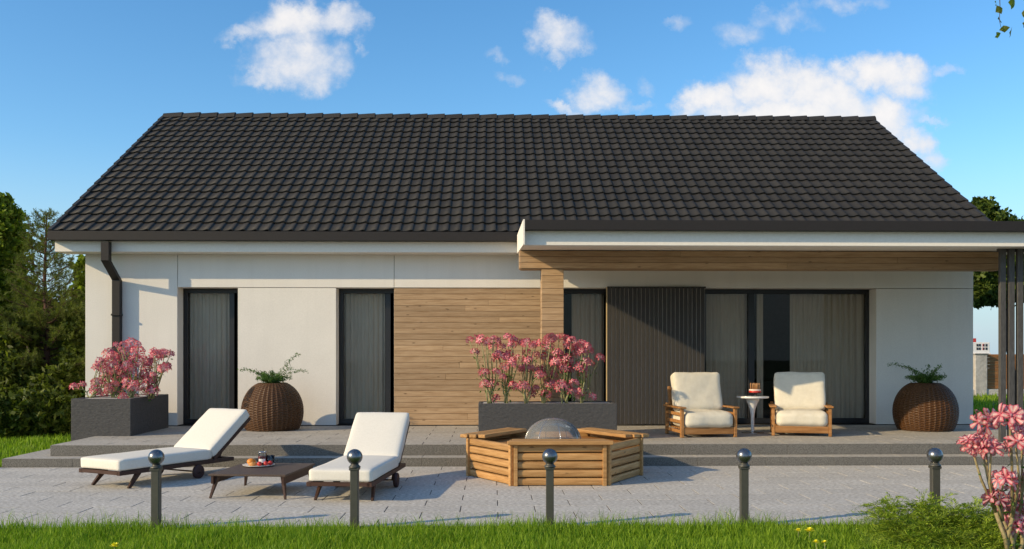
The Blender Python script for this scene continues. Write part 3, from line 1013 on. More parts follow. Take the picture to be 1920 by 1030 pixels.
pf = MB().box((-PD / 2 + .001, 0, 0), (PD / 2 - .001, .022, pp_ - .004), .003).mesh('plank', M['clad'])
ps = MB().box((-PD / 2 + .024, 0, 0), (PD / 2 - .001, .018, pp_ - .004), .003).mesh('plank', M['clad'])
for i in range(nP):
    z = ZT + i * pp_
    link('plank', pf, post, ((PX0 + PX1) / 2, YP - HY + random.uniform(-.001, .001), z))
    link('plank', ps, post, (PX0 + .018, YP + PD / 2 - HY, z), (0, 0, PI / 2))
    link('plank', ps, post, (PX1, YP + PD / 2 - HY, z), (0, 0, PI / 2))
# screen of upright fins at the right end
YFN = 12.70
fx0, fpitch = XU(1873, YFN), XU(1889.3, YFN) - XU(1873, YFN)
scr = hobj(MB().box((fx0, YFN + .02, cz(YFN) - .05), (fx0 + fpitch * 9, YFN + .06, cz(YFN) - .006)), 'screen', M['fin'])
for i in range(9):
    a = fx0 + i * fpitch
    hobj(MB().box((a, YFN - .035, ZT + .003), (a + .082, YFN + .019, cz(YFN) - .012), .004), 'fin', M['fin'], scr)

# ------------------------------------------------------------------ planters and their flowers
def planter(name, label, x0, x1, y0, y1, z0, z1, rim=.05):
    t = thing(name, label, 'planter', ((x0 + x1) / 2, (y0 + y1) / 2, z0), 0, 'concrete planters on the terrace')
    w, d, h = (x1 - x0) / 2, (y1 - y0) / 2, z1 - z0
    m = MB()
    m.box((-w, -d, 0), (w, -d + rim, h), .006); m.box((-w, d - rim, 0), (w, d, h), .006)
    m.box((-w, -d + rim, 0), (-w + rim, d - rim, h), .006); m.box((w - rim, -d + rim, 0), (w, d - rim, h), .006)
    m.obj('box', M['planter'], t)
    MB().box((-w + rim, -d + rim, .02), (w - rim, d - rim, h - .012)).obj('gravel_bed', M['gravel'], t)
    return t

def petal_flower(rng, size, up, centre, big=False):
    """five pointed petals round a centre; returns quads and colours"""
    up = up / np.linalg.norm(up)
    a = np.cross(up, [.3, .5, .81]); a /= np.linalg.norm(a); b = np.cross(up, a)
    ph = rng.uniform(0, 6.28)
    Q, C = [], []
    hue = rng.uniform()
    deep = np.array([.64 - .1 * hue, .035 + .02 * hue, .075 + .09 * hue]); pale = np.array([.84, .27, .30 + .10 * hue]); white = np.array([.92, .68, .62])
    for k in range(5):
        t = ph + k * 2 * PI / 5
        d = a * math.cos(t) + b * math.sin(t); w = -a * math.sin(t) + b * math.cos(t)
        c0 = centre; lift = rng.uniform(-.15, .3)
        mid = centre + d * size * .36 + up * size * (.10 + lift * .3)
        tip = centre + d * size * .62 + up * size * lift * .5
        if big:
            for sg in (-1, 1):
                e1 = centre + d * size * .24 + up * size * .06 + w * sg * size * .10
                e2 = centre + d * size * .47 + up * size * (.08 + lift * .3) + w * sg * size * .145
                m1 = centre + d * size * .26 + up * size * .075
                m2 = centre + d * size * .48 + up * size * (.115 + lift * .3)
                edge, core = deep * rng.uniform(.8, 1.25), white * rng.uniform(.75, 1.0)
                Q.append([c0, e1, m1, c0 + up * size * .004]); C += [deep, edge, core, deep]
                Q.append([m1, e1, e2, m2]); C += [core, edge, edge, core]
                Q.append([m2, e2, tip, tip + up * size * .002]); C += [core * .9, edge, deep, pale]
        else:
            Q.append([c0, mid - w * size * .115, tip, mid + w * size * .115]); C += [white * .9, deep * 1.1, deep * 1.1, pale if k % 2 else deep]
    return Q, C

def head_mesh(seed, nfl, rad, size, big=False):
    rng = np.random.default_rng(seed)
    Q, C = [], []
    for i in range(nfl):
        u = rand_unit(1, rng)[0]; u[2] = abs(u[2]) * .9 - .25
        u /= np.linalg.norm(u)
        q, c = petal_flower(rng, size * rng.uniform(.8, 1.15), u + np.array([0, -.25, .15]), u * rad * rng.uniform(.75, 1.05), big)
        Q += q; C += c
    C = np.array([[*c, 1] for c in C])
    return quads_mesh('flower_head', np.array(Q), M['petal'], 4, C)

HEADS = [head_mesh(100 + i, (12, 9, 14, 7, 11, 16, 10, 8)[i], (.066, .055, .075, .05, .07, .08, .06, .055)[i], .094) for i in range(8)]
BIGHEADS = [head_mesh(200 + i, (10, 9, 8, 11, 9)[i], .050, .112, True) for i in range(5)]

def flower_plant(label, base, tips, heads, scale=1.0, group='pink flowering plants in the planters', rstem=.009, leaves=0, seed=0, name='flowering_plant', stem='stem'):
    """stems rise from the base and fork to every tip; a head of pink flowers sits on each tip"""
    rng = np.random.default_rng(seed)
    t = thing(name, label, 'flowering plant', base, 0, group)
    B = Vector(base)
    m = MB()
    forks = []
    L = [Vector(q) - B for q in tips]
    nst = max(1, len(L) // 3)
    order = sorted(range(len(L)), key=lambda i: L[i].x)
    for k in range(nst):
        ids = order[k * len(L) // nst:(k + 1) * len(L) // nst]
        if not ids: continue
        cx = sum((L[i] for i in ids), Vector()) / len(ids)
        fork = Vector((cx.x * .55, cx.y * .5, max(.04, cx.z * .42)))
        root = Vector((rng.uniform(-.04, .04), rng.uniform(-.03, .03), -.01))
        bend = root.lerp(fork, .5) + Vector((rng.uniform(-.03, .03), rng.uniform(-.03, .03), 0))
        m.tube([root, bend, fork], [rstem * 1.5, rstem * 1.25, rstem * 1.1], 6)
        for i in ids:
            q = L[i]
            mid = fork.lerp(q, .5) + Vector((rng.uniform(-.03, .03), rng.uniform(-.03, .03), rng.uniform(-.02, .03)))
            m.tube([fork, mid, q - Vector((0, 0, .02))], [rstem, rstem * .8, rstem * .55], 5)
    m.obj('stem', M[stem], t)
    for i, q in enumerate(L):
        o = link('flower_head', heads[rng.integers(len(heads))], t, q, (rng.uniform(-.4, .4), rng.uniform(-.4, .4), rng.uniform(0, 6.28)))
        s = scale * rng.uniform(.68, 1.2)
        o.scale = (s, s, s)
    if leaves:
        P = np.array([np.array(L[rng.integers(len(L))]) * rng.uniform(.2, .97) + rng.normal(size=3) * .03 for _ in range(leaves)])
        link('foliage', quads_mesh('foliage', leaf_quads(P, .022, rng, 2.6, .2), M['leaf_fern']), t)
    return t

# left planter straddles the terrace's end
LPX0, LPX1 = XU(133, 13.84), XU(245, 13.84)
planter('concrete_planter', 'deep dark concrete planter straddling the left end of the terrace', LPX0, LPX1, 13.84, 15.45, 0.0, .805)
CPX0, CPX1, CPY = XU(897, 13.08), XU(1157, 13.08), 13.08
zcp = EYE - 92 * 13.08 / F_PX
planter('concrete_planter', 'long dark concrete planter behind the hexagonal wooden surround', CPX0, CPX1, CPY, CPY + .66, ZT + .003, zcp)

def tips_in(cells, Y0, Y1, rng, extra=0.0):
    out = []
    for (u, v) in cells:
        Y = rng.uniform(Y0, Y1)
        out.append(at(u + rng.uniform(-3, 3), v + rng.uniform(-3, 3), Y=Y))
        if rng.uniform() < extra:
            out.append(at(u + rng.uniform(-14, 14), v + rng.uniform(-2, 14), Y=rng.uniform(Y0, Y1)))
    return out
rngf = np.random.default_rng(5)
cellsL = [  # flower heads of the left planter, plant by plant
    ('pink flowering plant with one low stray bloom at the left corner of the left planter', (172, 745), [(152, 722), (186, 712), (180, 690), (196, 696), (202, 720), (178, 734), (190, 676), (208, 706)]),
    ('pink flowering plant second from the left in the left planter', (212, 745), [(205, 662), (216, 672), (198, 680), (222, 690), (212, 700), (230, 706), (214, 722), (236, 726), (206, 736), (226, 668), (226, 736)]),
    ('tallest pink flowering plant standing before the downpipe in the left planter', (245, 745), [(232, 648), (246, 645), (258, 646), (240, 658), (256, 662), (250, 675), (236, 682), (262, 684), (244, 698), (258, 712), (240, 716), (252, 730), (268, 672), (270, 700)]),
    ('pink flowering plant leaning toward the first glass door from the left planter', (284, 743), [(298, 664), (290, 660), (306, 665), (284, 682), (276, 690), (300, 690), (312, 686), (280, 708), (272, 720), (286, 730), (268, 732)]),
]
for i, (lab, b, cs) in enumerate(cellsL):
    Yb = 14.35 + .12 * (i % 2)
    bb = at(b[0], b[1], Y=Yb); bb.z = .79
    flower_plant(lab, bb, tips_in(cs, 14.1, 14.9, rngf, .9), HEADS, 1.0, seed=20 + i, leaves=60)
cellsC = [
    ('pink flowering plant at the left end of the long central planter', (920, 752), [(893, 638), (888, 662), (905, 640), (918, 636), (926, 648), (907, 697), (906, 720), (925, 722), (930, 700), (926, 745), (925, 634)]),
    ('pink flowering plant second from the left in the central planter', (948, 752), [(942, 655), (936, 672), (952, 668), (962, 640), (950, 634), (944, 686), (960, 684), (948, 702), (964, 724), (958, 660), (972, 670)]),
    ('pink flowering plant third from the left in the central planter', (985, 752), [(978, 640), (992, 638), (1000, 650), (988, 662), (976, 690), (992, 690), (1006, 668), (990, 724), (998, 742), (970, 726), (984, 726), (1010, 692)]),
    ('pink flowering plant before the timber post in the central planter', (1020, 752), [(1012, 644), (1024, 652), (1034, 636), (1020, 672), (1034, 676), (1016, 696), (1042, 700), (1030, 720), (1026, 740), (1046, 660), (1006, 730)]),
    ('pink flowering plant second from the right in the central planter', (1058, 752), [(1050, 634), (1060, 640), (1072, 640), (1052, 668), (1064, 672), (1078, 664), (1046, 690), (1064, 724), (1082, 746), (1060, 690), (1075, 735)]),
    ('pink flowering plant leaning toward the slatted shutter in the central planter', (1092, 752), [(1090, 645), (1102, 648), (1096, 660), (1080, 652), (1084, 690), (1098, 680), (1108, 684), (1124, 670), (1094, 694), (1078, 720), (1110, 746), (1090, 735), (1104, 662)]),
]
for i, (lab, b, cs) in enumerate(cellsC):
    Yb = CPY + .30 + .06 * (i % 2)
    bb = at(b[0], b[1], Y=Yb); bb.z = zcp - .012
    flower_plant(lab, bb, tips_in(cs, CPY + .02, CPY + .55, rngf, .45), HEADS, .92, seed=40 + i, leaves=70)

# ------------------------------------------------------------------ wicker pots with ferns
def wicker_mesh():
    H, Rm = .745, .478
    nst, rows = 38, 46
    nt_ = nst * 4
    V, F = [], []
    for j in range(rows * 2 + 1):
        f = j / (rows * 2)
        a = -0.62 + f * (1.18 + 0.62)
        a = max(-.62, min(1.22, a))
        r = Rm * math.cos(a) ** .85
        z = (math.sin(a) - math.sin(-.62)) / (math.sin(1.18) - math.sin(-.62)) * H
        row = j // 2
        for k in range(nt_):
            th_ = 2 * PI * k / nt_
            s = math.sin(th_ * nst / 2 + (PI if row % 2 else 0))
            rib = math.exp(-(((k % 4) - 0) / .8) ** 2)
            rr = r + (.0075 * s + .005) * (1 if j % 2 else .25) + .006 * rib
            V.append((rr * math.cos(th_), rr * math.sin(th_), z))
    for j in range(rows * 2):
        for k in range(nt_):
            F.append((j * nt_ + k, j * nt_ + (k + 1) % nt_, (j + 1) * nt_ + (k + 1) % nt_, (j + 1) * nt_ + k))
    return data_from(V, F, 'basket', M['wicker'], False)
wme = wicker_mesh()
def fern_meshes(seed):
    rng = np.random.default_rng(seed)
    st = MB(); P, A = [], []
    for i in range(46):
        az = rng.uniform(0, 2 * PI); L = rng.uniform(.15, .31)
        if i < 5: az, L = (.25, .05, 3.0, -.3, 2.7)[i], (.66, .50, .50, .44, .42)[i]
        d = np.array([math.cos(az), math.sin(az), 0])
        lean = rng.uniform(.45, 1.0)
        pts = []
        for k in range(7):
            f = k / 6
            p = d * L * f * lean * (1.0 + .2 * f) + np.array([0, 0, L * (1.15 * f - .72 * f * f * lean)])
            pts.append(p + rng.normal(size=3) * .006)
        st.tube(pts, [.003, .0027, .0024, .002, .0017, .0014, .001], 4, False)
        for f in np.linspace(.12, 1, int(24 + L * 90)):
            k = min(5, int(f * 6)); q = pts[k] + (pts[k + 1] - pts[k]) * (f * 6 - k)
            for _ in range(2):
                P.append(q + rng.normal(size=3) * .018); A.append(rng.normal(size=3) * .5 + d * .4)
    A = np.array(A); A /= np.linalg.norm(A, axis=1, keepdims=True)
    return st.mesh('stem', M['stem']), quads_mesh('leaf_spray', leaf_quads(np.array(P), .0135, rng, 2.2, .6, axis=A), M['leaf_fern'])
def pot(u, v, label, flabel, seed, Yc):
    p = at(u, v, Y=Yc); p.z = ZT + .004
    t = thing('wicker_pot', label, 'pot', p, seed * 1.3, 'round wicker pots on the terrace')
    link('basket', wme, t)
    MB().lathe([(.02, .66), (.2, .66), (.21, .655)], 24).obj('soil', M['soil'], t)
    f = thing('fern', flabel, 'fern', (p.x, p.y, p.z + .70), seed * .9 if seed != 1 else 0, 'ferns in the wicker pots')
    s, l = fern_meshes(seed)
    link('stem', s, f); link('leaf_spray', l, f)
pot(511, 800, 'round brown wicker pot against the wall between the two narrow glass doors', 'small green fern in the wicker pot between the glass doors', 1, 14.98)
pot(1735, 800, 'round brown wicker pot beside the right end wall under the canopy', 'small green fern in the wicker pot by the right end wall', 2, 14.72)

# ------------------------------------------------------------------ sun loungers
LW, LSEAT, LBACK = .64, 1.34, .76
def lounger(label, loc, rz):
    t = thing('sun_lounger', label, 'sun lounger', loc, rz, 'sun loungers on the patio')
    m = MB()
    zr = .200
    for s in (-1, 1):
        m.box((s * LW / 2 - .018 - (.018 if s > 0 else -.018) - .018, .0, zr - .045), (s * LW / 2 + .018 - (.018 if s > 0 else -.018) - .0, LSEAT + .34, zr), .004)
    for yy in (.0, .45, .9, LSEAT - .03, LSEAT + .29):
        m.box((-LW / 2 + .02, yy, zr - .04), (LW / 2 - .02, yy + .05, zr - .002), .003)
    m.obj('frame', M['dark'], t)
    for s in (-1, 1):
        MB().bar((s * (LW / 2 - .05), .30, zr - .02), (s * (LW / 2 - .03), .14, .0), .034, .06, (0, 1, 0), .022, .032).obj('leg', M['dark'], t)
        br = MB().bar((s * (LW / 2 - .03), LSEAT - .18, zr - .03), (s * (LW / 2 - .03), LSEAT - .24, .085), .022, .035, (0, 1, 0))
        br.obj('wheel_bracket', M['dark'], t)
        w = MB(); w.X = Matrix.Translation((s * (LW / 2 + .012), LSEAT - .25, .082)) @ Matrix.Rotation(PI / 2, 4, 'Y')
        w.lathe([(.03, -.022), (.072, -.022), (.081, -.014), (.081, .014), (.072, .022), (.03, .022)], 28)
        wo_ = w.obj('wheel', M['rubber'], t)
        h = MB(); h.X = Matrix.Translation((s * (LW / 2 + .012), LSEAT - .25, .082)) @ Matrix.Rotation(PI / 2, 4, 'Y')
        h.lathe([(.026, -.026), (.026, .026)], 16)
        h.obj('hub', M['dark'], wo_)
    MB().tube([(-LW / 2 + .01, LSEAT - .25, .082), (LW / 2 - .01, LSEAT - .25, .082)], .009, 8).obj('axle', M['dark'], t)
    link('seat_cushion', soft_box(LW, LSEAT - .01, .125, .028, 'seat_cushion', M['cushion'], 13, .010, .0035, 3, (.66,)), t, (0, .0, zr + .002))
    phi = math.radians(37)
    bf = MB()
    for s in (-1, 1):
        bf.box((s * (LW / 2 - .025) - .018, 0.0, -.04), (s * (LW / 2 - .025) + .018, LBACK, 0), .004)
    for yy in (.02, .2, .38, .56, LBACK - .04):
        bf.box((-LW / 2 + .04, yy, -.034), (LW / 2 - .04, yy + .05, -.004), .003)
    bf.obj('back_frame', M['dark'], t, (0, LSEAT + .012, zr + .015), (phi, 0, 0))
    link('back_cushion', soft_box(LW, LBACK + .01, .125, .028, 'back_cushion', M['cushion'], 12, .012, .0035, 8), t,
         (0, LSEAT + .014, zr + .018), (phi, 0, 0))
    MB().bar((0, LSEAT + .44, zr + .28), (0, LSEAT + .26, zr - .02), .30, .018, (0, 1, 0)).obj('prop_strut', M['dark'], t)
    return t
ZM = .33
pf_ = (at(152.3, 854.9, Z=ZM) + at(222, 864, Z=ZM)) / 2
lounger('cream sun lounger turned toward the low table, nearest the left steps', (pf_.x, pf_.y, 0), -math.radians(29))
pf2 = (at(577, 880, Z=ZM) + at(697.5, 880, Z=ZM)) / 2
lounger('cream sun lounger pointing straight at the house, beside the hexagonal wooden surround', (pf2.x, pf2.y, 0), -math.radians(6))

# ------------------------------------------------------------------ low table with breakfast
ZTB = .25
c1, c2, c3 = at(391, 890, Z=ZTB), at(533, 890, Z=ZTB), at(590, 868, Z=ZTB)
tc_ = (c1 + c3) / 2
ang = math.atan2(c2.y - c1.y, c2.x - c1.x)
TWd, TD = .80, 1.0
lt = thing('low_table', 'low dark brown woven table between the two sun loungers', 'table', (tc_.x, tc_.y, 0), ang - math.radians(5))
M['rattan'] = rough_mat('dark_woven_rattan', (.045, .028, .020), (.115, .078, .058), 95, 0.55, 0.6, 0.004, 130, False, (1, .5, 1))
MB().box((-TWd / 2, -TD / 2, ZTB - .022), (TWd / 2, TD / 2, ZTB), .004).obj('top', M['rattan'], lt)
for s in (-1, 1):
    MB().prism([(-TD / 2 + .01, ZTB - .024), (TD / 2 - .01, ZTB - .024), (TD / 2 - .01, ZTB - .10), (-TD / 2 + .01, ZTB - .10)], s * (TWd / 2 - .035) - .012, s * (TWd / 2 - .035) + .012).obj('side_apron', M['dark'], lt)
for sx in (-1, 1):
    for sy in (-1, 1):
        MB().bar((sx * (TWd / 2 - .06), sy * (TD / 2 - .10), ZTB - .024), (sx * (TWd / 2 - .01), sy * (TD / 2 - .02), 0), .03, .075, (0, 1, 0), .018, .022).obj('leg', M['dark'], lt)
pc = at(485, 874, Z=ZTB)
PZ = ZTB + .001
tp = thing('plate', 'round white plate of breakfast food on the low brown table', 'plate', (pc.x, pc.y, PZ))
MB().lathe([(.001, .004), (.10, .004), (.165, .016), (.172, .018), (.165, .010), (.10, 0), (.001, 0)], 40).obj('dish', M['plate'], tp)
jz = PZ + .0045
jar = thing('jam_jar', 'glass jar of dark red jam standing on the breakfast plate', 'jar', (pc.x + .035, pc.y + .03, jz))
jar.scale = (1.2, 1.2, 1.25)
MB().lathe([(.036, .0), (.040, .006), (.040, .085), (.034, .10), (.034, .112)], 24).obj('glass', M['clear'], jar)
MB().lathe([(.035, .004), (.0375, .01), (.0375, .078), (.001, .079)], 24).obj('jam', M['jam'], jar)
jl = MB(); n = 9
vs = []; 
for k in range(n):
    a = -2.3 + 1.6 * k / (n - 1)
    vs += [(.0412 * math.cos(a), .0412 * math.sin(a), .025), (.0412 * math.cos(a), .0412 * math.sin(a), .058)]
jl.add(vs, [(2 * k, 2 * k + 2, 2 * k + 3, 2 * k + 1) for k in range(n - 1)], True)
jl.obj('label', M['plate'], jar)
MB().tube([(.034 * math.cos(a), .034 * math.sin(a), .112 + .002) for a in np.linspace(0, 2 * PI, 20)], .0035, 6).obj('clasp_ring', M['chrome'], jar)
mug = thing('glass_cup', 'clear glass cup with a handle behind the jam jar', 'cup', (pc.x + .105, pc.y + .06, jz + .004))
mug.scale = (1.25, 1.25, 1.3)
MB().lathe([(.026, 0), (.034, .01), (.042, .075), (.040, .075), (.032, .012), (.001, .008)], 24).obj('glass', M['clear'], mug)
MB().tube([(.036 + .028 * math.sin(a), 0, .04 - .026 * math.cos(a)) for a in np.linspace(0, PI, 10)], .0045, 8).obj('handle', M['clear'], mug)
def ball(name, label, cat, p, r, mat, sq=1.0, group=None):
    m = MB(); n = 10
    m.lathe([(max(1e-6, r * math.sin(PI * i / n)), r * sq * (1 - math.cos(PI * i / n))) for i in range(n + 1)], 16)
    for i, v in enumerate(m.v):
        k = 1 + .05 * mnoise.noise(Vector(v) * 60 + Vector(p) * 9)
        m.v[i] = (v[0] * k, v[1] * k, v[2])
    o = m.obj(name, mat, None, p)
    return props(o, label, cat, group)
ball('orange', 'orange half at the left rim of the breakfast plate', 'orange', (pc.x - .085, pc.y + .02, jz + .004), .047, M['orange'], .75)
cr_ = MB()
cr_.tube([(-.05 + .1 * f, .018 * math.sin(f * PI) * -1, .021 + .004 * math.sin(f * 18)) for f in np.linspace(0, 1, 12)], [.008 + .017 * math.sin(PI * min(1, max(0, f))) + .002 * math.sin(f * 30) for f in np.linspace(0, 1, 12)], 10)
props(cr_.obj('croissant', M['pastry'], None, (pc.x - .045, pc.y - .055, jz)), 'golden croissant at the front of the breakfast plate', 'croissant')
for i, (ax, ay, lab) in enumerate(((.03, -.085, 'red strawberry in front of the jam jar'), (.09, -.06, 'red strawberry right of the jam jar, before the glass cup'), (.128, -.012, 'red strawberry at the right rim of the breakfast plate'))):
    ball('strawberry', lab, 'strawberry', (pc.x + ax, pc.y + ay, jz + .003), .025, M['berry'], 1.0, 'strawberries on the plate')

# ------------------------------------------------------------------ hexagonal wooden surround with glass dome
HCX, HCY = (XU(966, 10.33) + XU(1131, 10.33)) / 2 + .01, 10.33 + .90
HR = 1.03
hexa = thing('hexagonal_surround', 'hexagonal surround of oiled wooden planks with bench boards on its rim', 'wooden surround', (HCX, HCY, 0))
HH = .455
ap_ = HR * math.cos(PI / 6)
plank_me = {}
inner = MB()
inner.prism([( (HR - .10) * math.cos(PI / 3 * k), (HR - .10) * math.sin(PI / 3 * k)) for k in range(6)], .01, .40, 'z')
inner.obj('lining', M['chairwood'], hexa)
prof_p = [(0, 0), (-.024, .006), (-.030, .024), (-.030, .058), (-.024, .076), (0, .082)]
side_me = [MB().prism(prof_p, -L / 2, L / 2).mesh('plank', M['pit']) for L in (HR - .03, HR - .09)]
bat = MB().box((-.022, -.044, .0), (.022, -.002, HH), .004).mesh('batten', M['pit'])
bench_me = [MB().box((-L / 2, -.05, 0), (L / 2, .05, .042), .006).mesh('bench_board', M['pit']) for L in (1.17, 1.12, 1.06)]
for k in range(6):
    a = PI / 3 * k + PI / 6
    nx, ny2 = math.cos(a), math.sin(a)
    rz = a + PI / 2
    up = (k % 2) * .0
    for r in range(5):
        link('plank', side_me[0], hexa, (nx * (ap_ - .012), ny2 * (ap_ - .012), .004 + r * .092), (0, 0, rz))
    for s in (-1, 1):
        off = s * (HR / 2 - .022)
        link('batten', bat, hexa, (nx * ap_ - ny2 * off, ny2 * ap_ + nx * off, .0), (0, 0, rz))
    if k in (4, 2, 0):
        for j in range(3):
            dd = ap_ + .035 - j * .108
            link('bench_board', bench_me[j], hexa, (nx * dd, ny2 * dd, HH + .003), (0, 0, rz + random.uniform(-.006, .006)))
dome = thing('glass_dome', 'clear glass dome rising inside the hexagonal wooden surround', 'dome', (HCX - .02, HCY + .02, .405))
MB().lathe([(.345 * math.cos(a), .285 * math.sin(a)) for a in np.linspace(0, PI / 2 - .001, 14)], 48).obj('shell', M['dome'], dome)
rb = MB()
for k in range(4):
    t0 = PI / 4 * k + .2
    rb.tube([(.343 * math.cos(a) * math.cos(t0), .343 * math.cos(a) * math.sin(t0), .283 * math.sin(a)) for a in np.linspace(0.02, PI - .02, 24)], .0035, 5)
rb.obj('ribs', M['chrome'], dome)
MB().lathe([(.352, 0), (.36, .004), (.36, .02), (.34, .02), (.34, .0)], 48).obj('rim', M['chrome'], dome)

# ------------------------------------------------------------------ armchairs
def armchair(label, loc, rz, seed):
    t = thing('armchair', label, 'armchair', loc, rz, 'wooden armchairs under the canopy')
    Wd, D = .86, .80                                          # faces -y; front at y=0
    for s in (-1, 1):
        x = s * (Wd / 2 - .03)
        sf = MB()
        sf.box((x - .022, .0, 0), (x + .022, .055, .415), .004)
        sf.box((x - .022, D - .10, 0), (x + .022, D - .045, .47), .004)
        for z in (.06, .20, .31):
            sf.box((x - .014, .055, z), (x + .014, D - .10, z + .045), .003)
        sf.obj('side_frame', M['chairwood'], t)
        MB().box((x - .05, -.03, .416), (x + .05, D - .02, .44), .006).obj('arm_board', M['chairwood'], t)
    MB().box((-Wd / 2 + .052, .008, .045), (Wd / 2 - .052, .04, .145), .004).obj('front_rail', M['chairwood'], t)
    sb = MB()
    for i in range(7):
        sb.box((-Wd / 2 + .054, .06 + i * .09, .11), (Wd / 2 - .054, .12 + i * .09, .128), .002)
    sb.obj('seat_slats', M['chairwood'], t)
    lean = math.radians(16)
    bs = MB()
    for s in (-1, 1):
        bs.box((s * (Wd / 2 - .09) - .022, 0, 0), (s * (Wd / 2 - .09) + .022, .035, .60), .004)
    for i in range(5):
        bs.box((-Wd / 2 + .11, .004, .10 + i * .105), (Wd / 2 - .11, .028, .15 + i * .105), .003)
    bs.obj('back_slats', M['chairwood'], t, (0, D - .16, .14), (-lean, 0, 0))
    link('seat_cushion', soft_box(Wd - .115, .66, .235, .088, 'seat_cushion', M['cushion2'], 13, .018, .012, seed), t, (0, -.03, .132))
    link('back_cushion', soft_box(Wd - .12, .575, .185, .048, 'back_cushion', M['cushion2'], 13, .016, .011, seed + 4), t,
         (0, D - .245, .335), (PI / 2 - lean, 0, 0))
    return t
a1 = at(1330, 821, Z=ZT); a2 = at(1503, 818.5, Z=ZT)
armchair('wooden armchair with cream cushions half in shade beside the slatted shutter', (a1.x, a1.y, ZT + .003), math.radians(7), 2)
armchair('wooden armchair with cream cushions before the wide glass door, right of the round table', (a2.x, a2.y, ZT + .003), -math.radians(15), 9)

# ------------------------------------------------------------------ white side table with a cake
sp = at(1411, 812, Z=ZT)
st = thing('side_table', 'round white pedestal table between the two armchairs', 'table', (sp.x, sp.y, ZT + .003))
MB().lathe([(.001, .532), (.236, .532), (.243, .537), (.243, .555), (.238, .560), (.001, .560)], 48).obj('top', M['tablewhite'], st)
MB().lathe([(.024, .012), (.026, .03), (.027, .20), (.030, .28), (.042, .36), (.072, .44), (.10, .50), (.105, .531)], 36).obj('stem', M['tablewhite'], st)
MB().lathe([(.001, .0), (.172, .0), (.172, .006), (.12, .012), (.03, .018), (.026, .024)], 40).obj('base', M['chrome'], st)
ck = thing('cake', 'small red and cream cake with tan candles on a glass stand on the white table', 'cake', (sp.x + .03, sp.y - .03, ZT + .563))
MB().lathe([(.06, 0), (.06, .004), (.012, .01), (.010, .045), (.10, .05), (.105, .054), (.001, .056)], 28).obj('stand', M['clear'], ck)
MB().lathe([(.086, .057), (.09, .06), (.09, .082), (.001, .083)], 28).obj('sponge', M['berry'], ck)
MB().lathe([(.088, .0835), (.091, .088), (.090, .104), (.085, .108), (.001, .108)], 28).obj('icing', M['cream'], ck)
cme = MB().lathe([(.0085, 0), (.0085, .085), (.004, .09), (.0015, .098)], 8).mesh('candle', M['candle'])
for i in range(9):
    a = 2 * PI * i / 8
    r = .068 if i < 8 else 0
    link('candle', cme, ck, (r * math.cos(a), r * math.sin(a), .107))

# ------------------------------------------------------------------ bollards
b_xs = (293, 665, 1031, 1395, 1753)
labs = ('grey ball topped bollard in front of the left sun lounger', 'grey ball topped bollard in front of the right sun lounger',
        'grey ball topped bollard in front of the hexagonal wooden surround', 'grey ball topped bollard in line with the round white table',
        'grey ball topped bollard with its foot behind the feathery green shrub')
YBO = 7.88
def bollard(label, loc):
    t = thing('bollard', label, 'bollard', loc, math.radians(-3), 'bollards along the edge of the lawn')
    MB().box((-.033, -.033, -.06), (.033, .033, .505), .004).obj('post', M['metal'], t)
    MB().lathe([(.050, .505), (.050, .512), (.040, .522), (.034, .528), (.034, .534)], 24).box((-.041, -.041, .484), (.041, .041, .5045), .003).obj('collar', M['metal'], t)
    m = MB(); n = 16; r = .066
    m.lathe([(max(1e-5, r * math.sin(PI * i / n)), .594 - r * math.cos(PI * i / n)) for i in range(n + 1)], 28)
    m.obj('ball', M['ball'], t)
    return t
bl0 = None
for u, lab in zip(b_xs, labs):
    p = at(u, 700, Y=YBO)
    bl0 = bollard(lab, (p.x, YBO, 0)) if bl0 is None else dup(bl0, lab, (p.x, YBO, 0))

# ------------------------------------------------------------------ grass
def blades(n, xs, ys, hmin, hmax, w, z0=-.05, rng=RNG, lean=.5, keep=None):
    X = rng.uniform(*xs, n); Y = rng.uniform(*ys, n)
    if keep is not None:
        k = keep(X, Y); X, Y = X[k], Y[k]
    n = len(X)
    pat = np.array([mnoise.noise(Vector((a * 1.7, b * 1.7, 0))) for a, b in zip(X[::1], Y[::1])]) if n < 200000 else np.zeros(n)
    H = rng.uniform(hmin, hmax, n) * (1 + .45 * pat)
    az = rng.uniform(0, 2 * PI, n); fa_ = rng.uniform(0, 2 * PI, n)
    ln = rng.uniform(.05, lean, n) * H
    dx_, dy_ = np.cos(az), np.sin(az)
    wx, wy = np.cos(fa_) * w / 2, np.sin(fa_) * w / 2
    z = np.full(n, z0)
    b0 = np.stack([X - wx, Y - wy, z], 1); b1 = np.stack([X + wx, Y + wy, z], 1)
    mx, my, mz = X + dx_ * ln * .35, Y + dy_ * ln * .35, z + H * .62
    m0 = np.stack([mx - wx * .75, my - wy * .75, mz], 1); m1 = np.stack([mx + wx * .75, my + wy * .75, mz], 1)
    tp_ = np.stack([X + dx_ * ln, Y + dy_ * ln, z + H * (1 - .12 * rng.uniform(size=n))], 1)
    V = np.stack([b0, b1, m1, m0, tp_], 1).reshape(-1, 3)
    return V, n
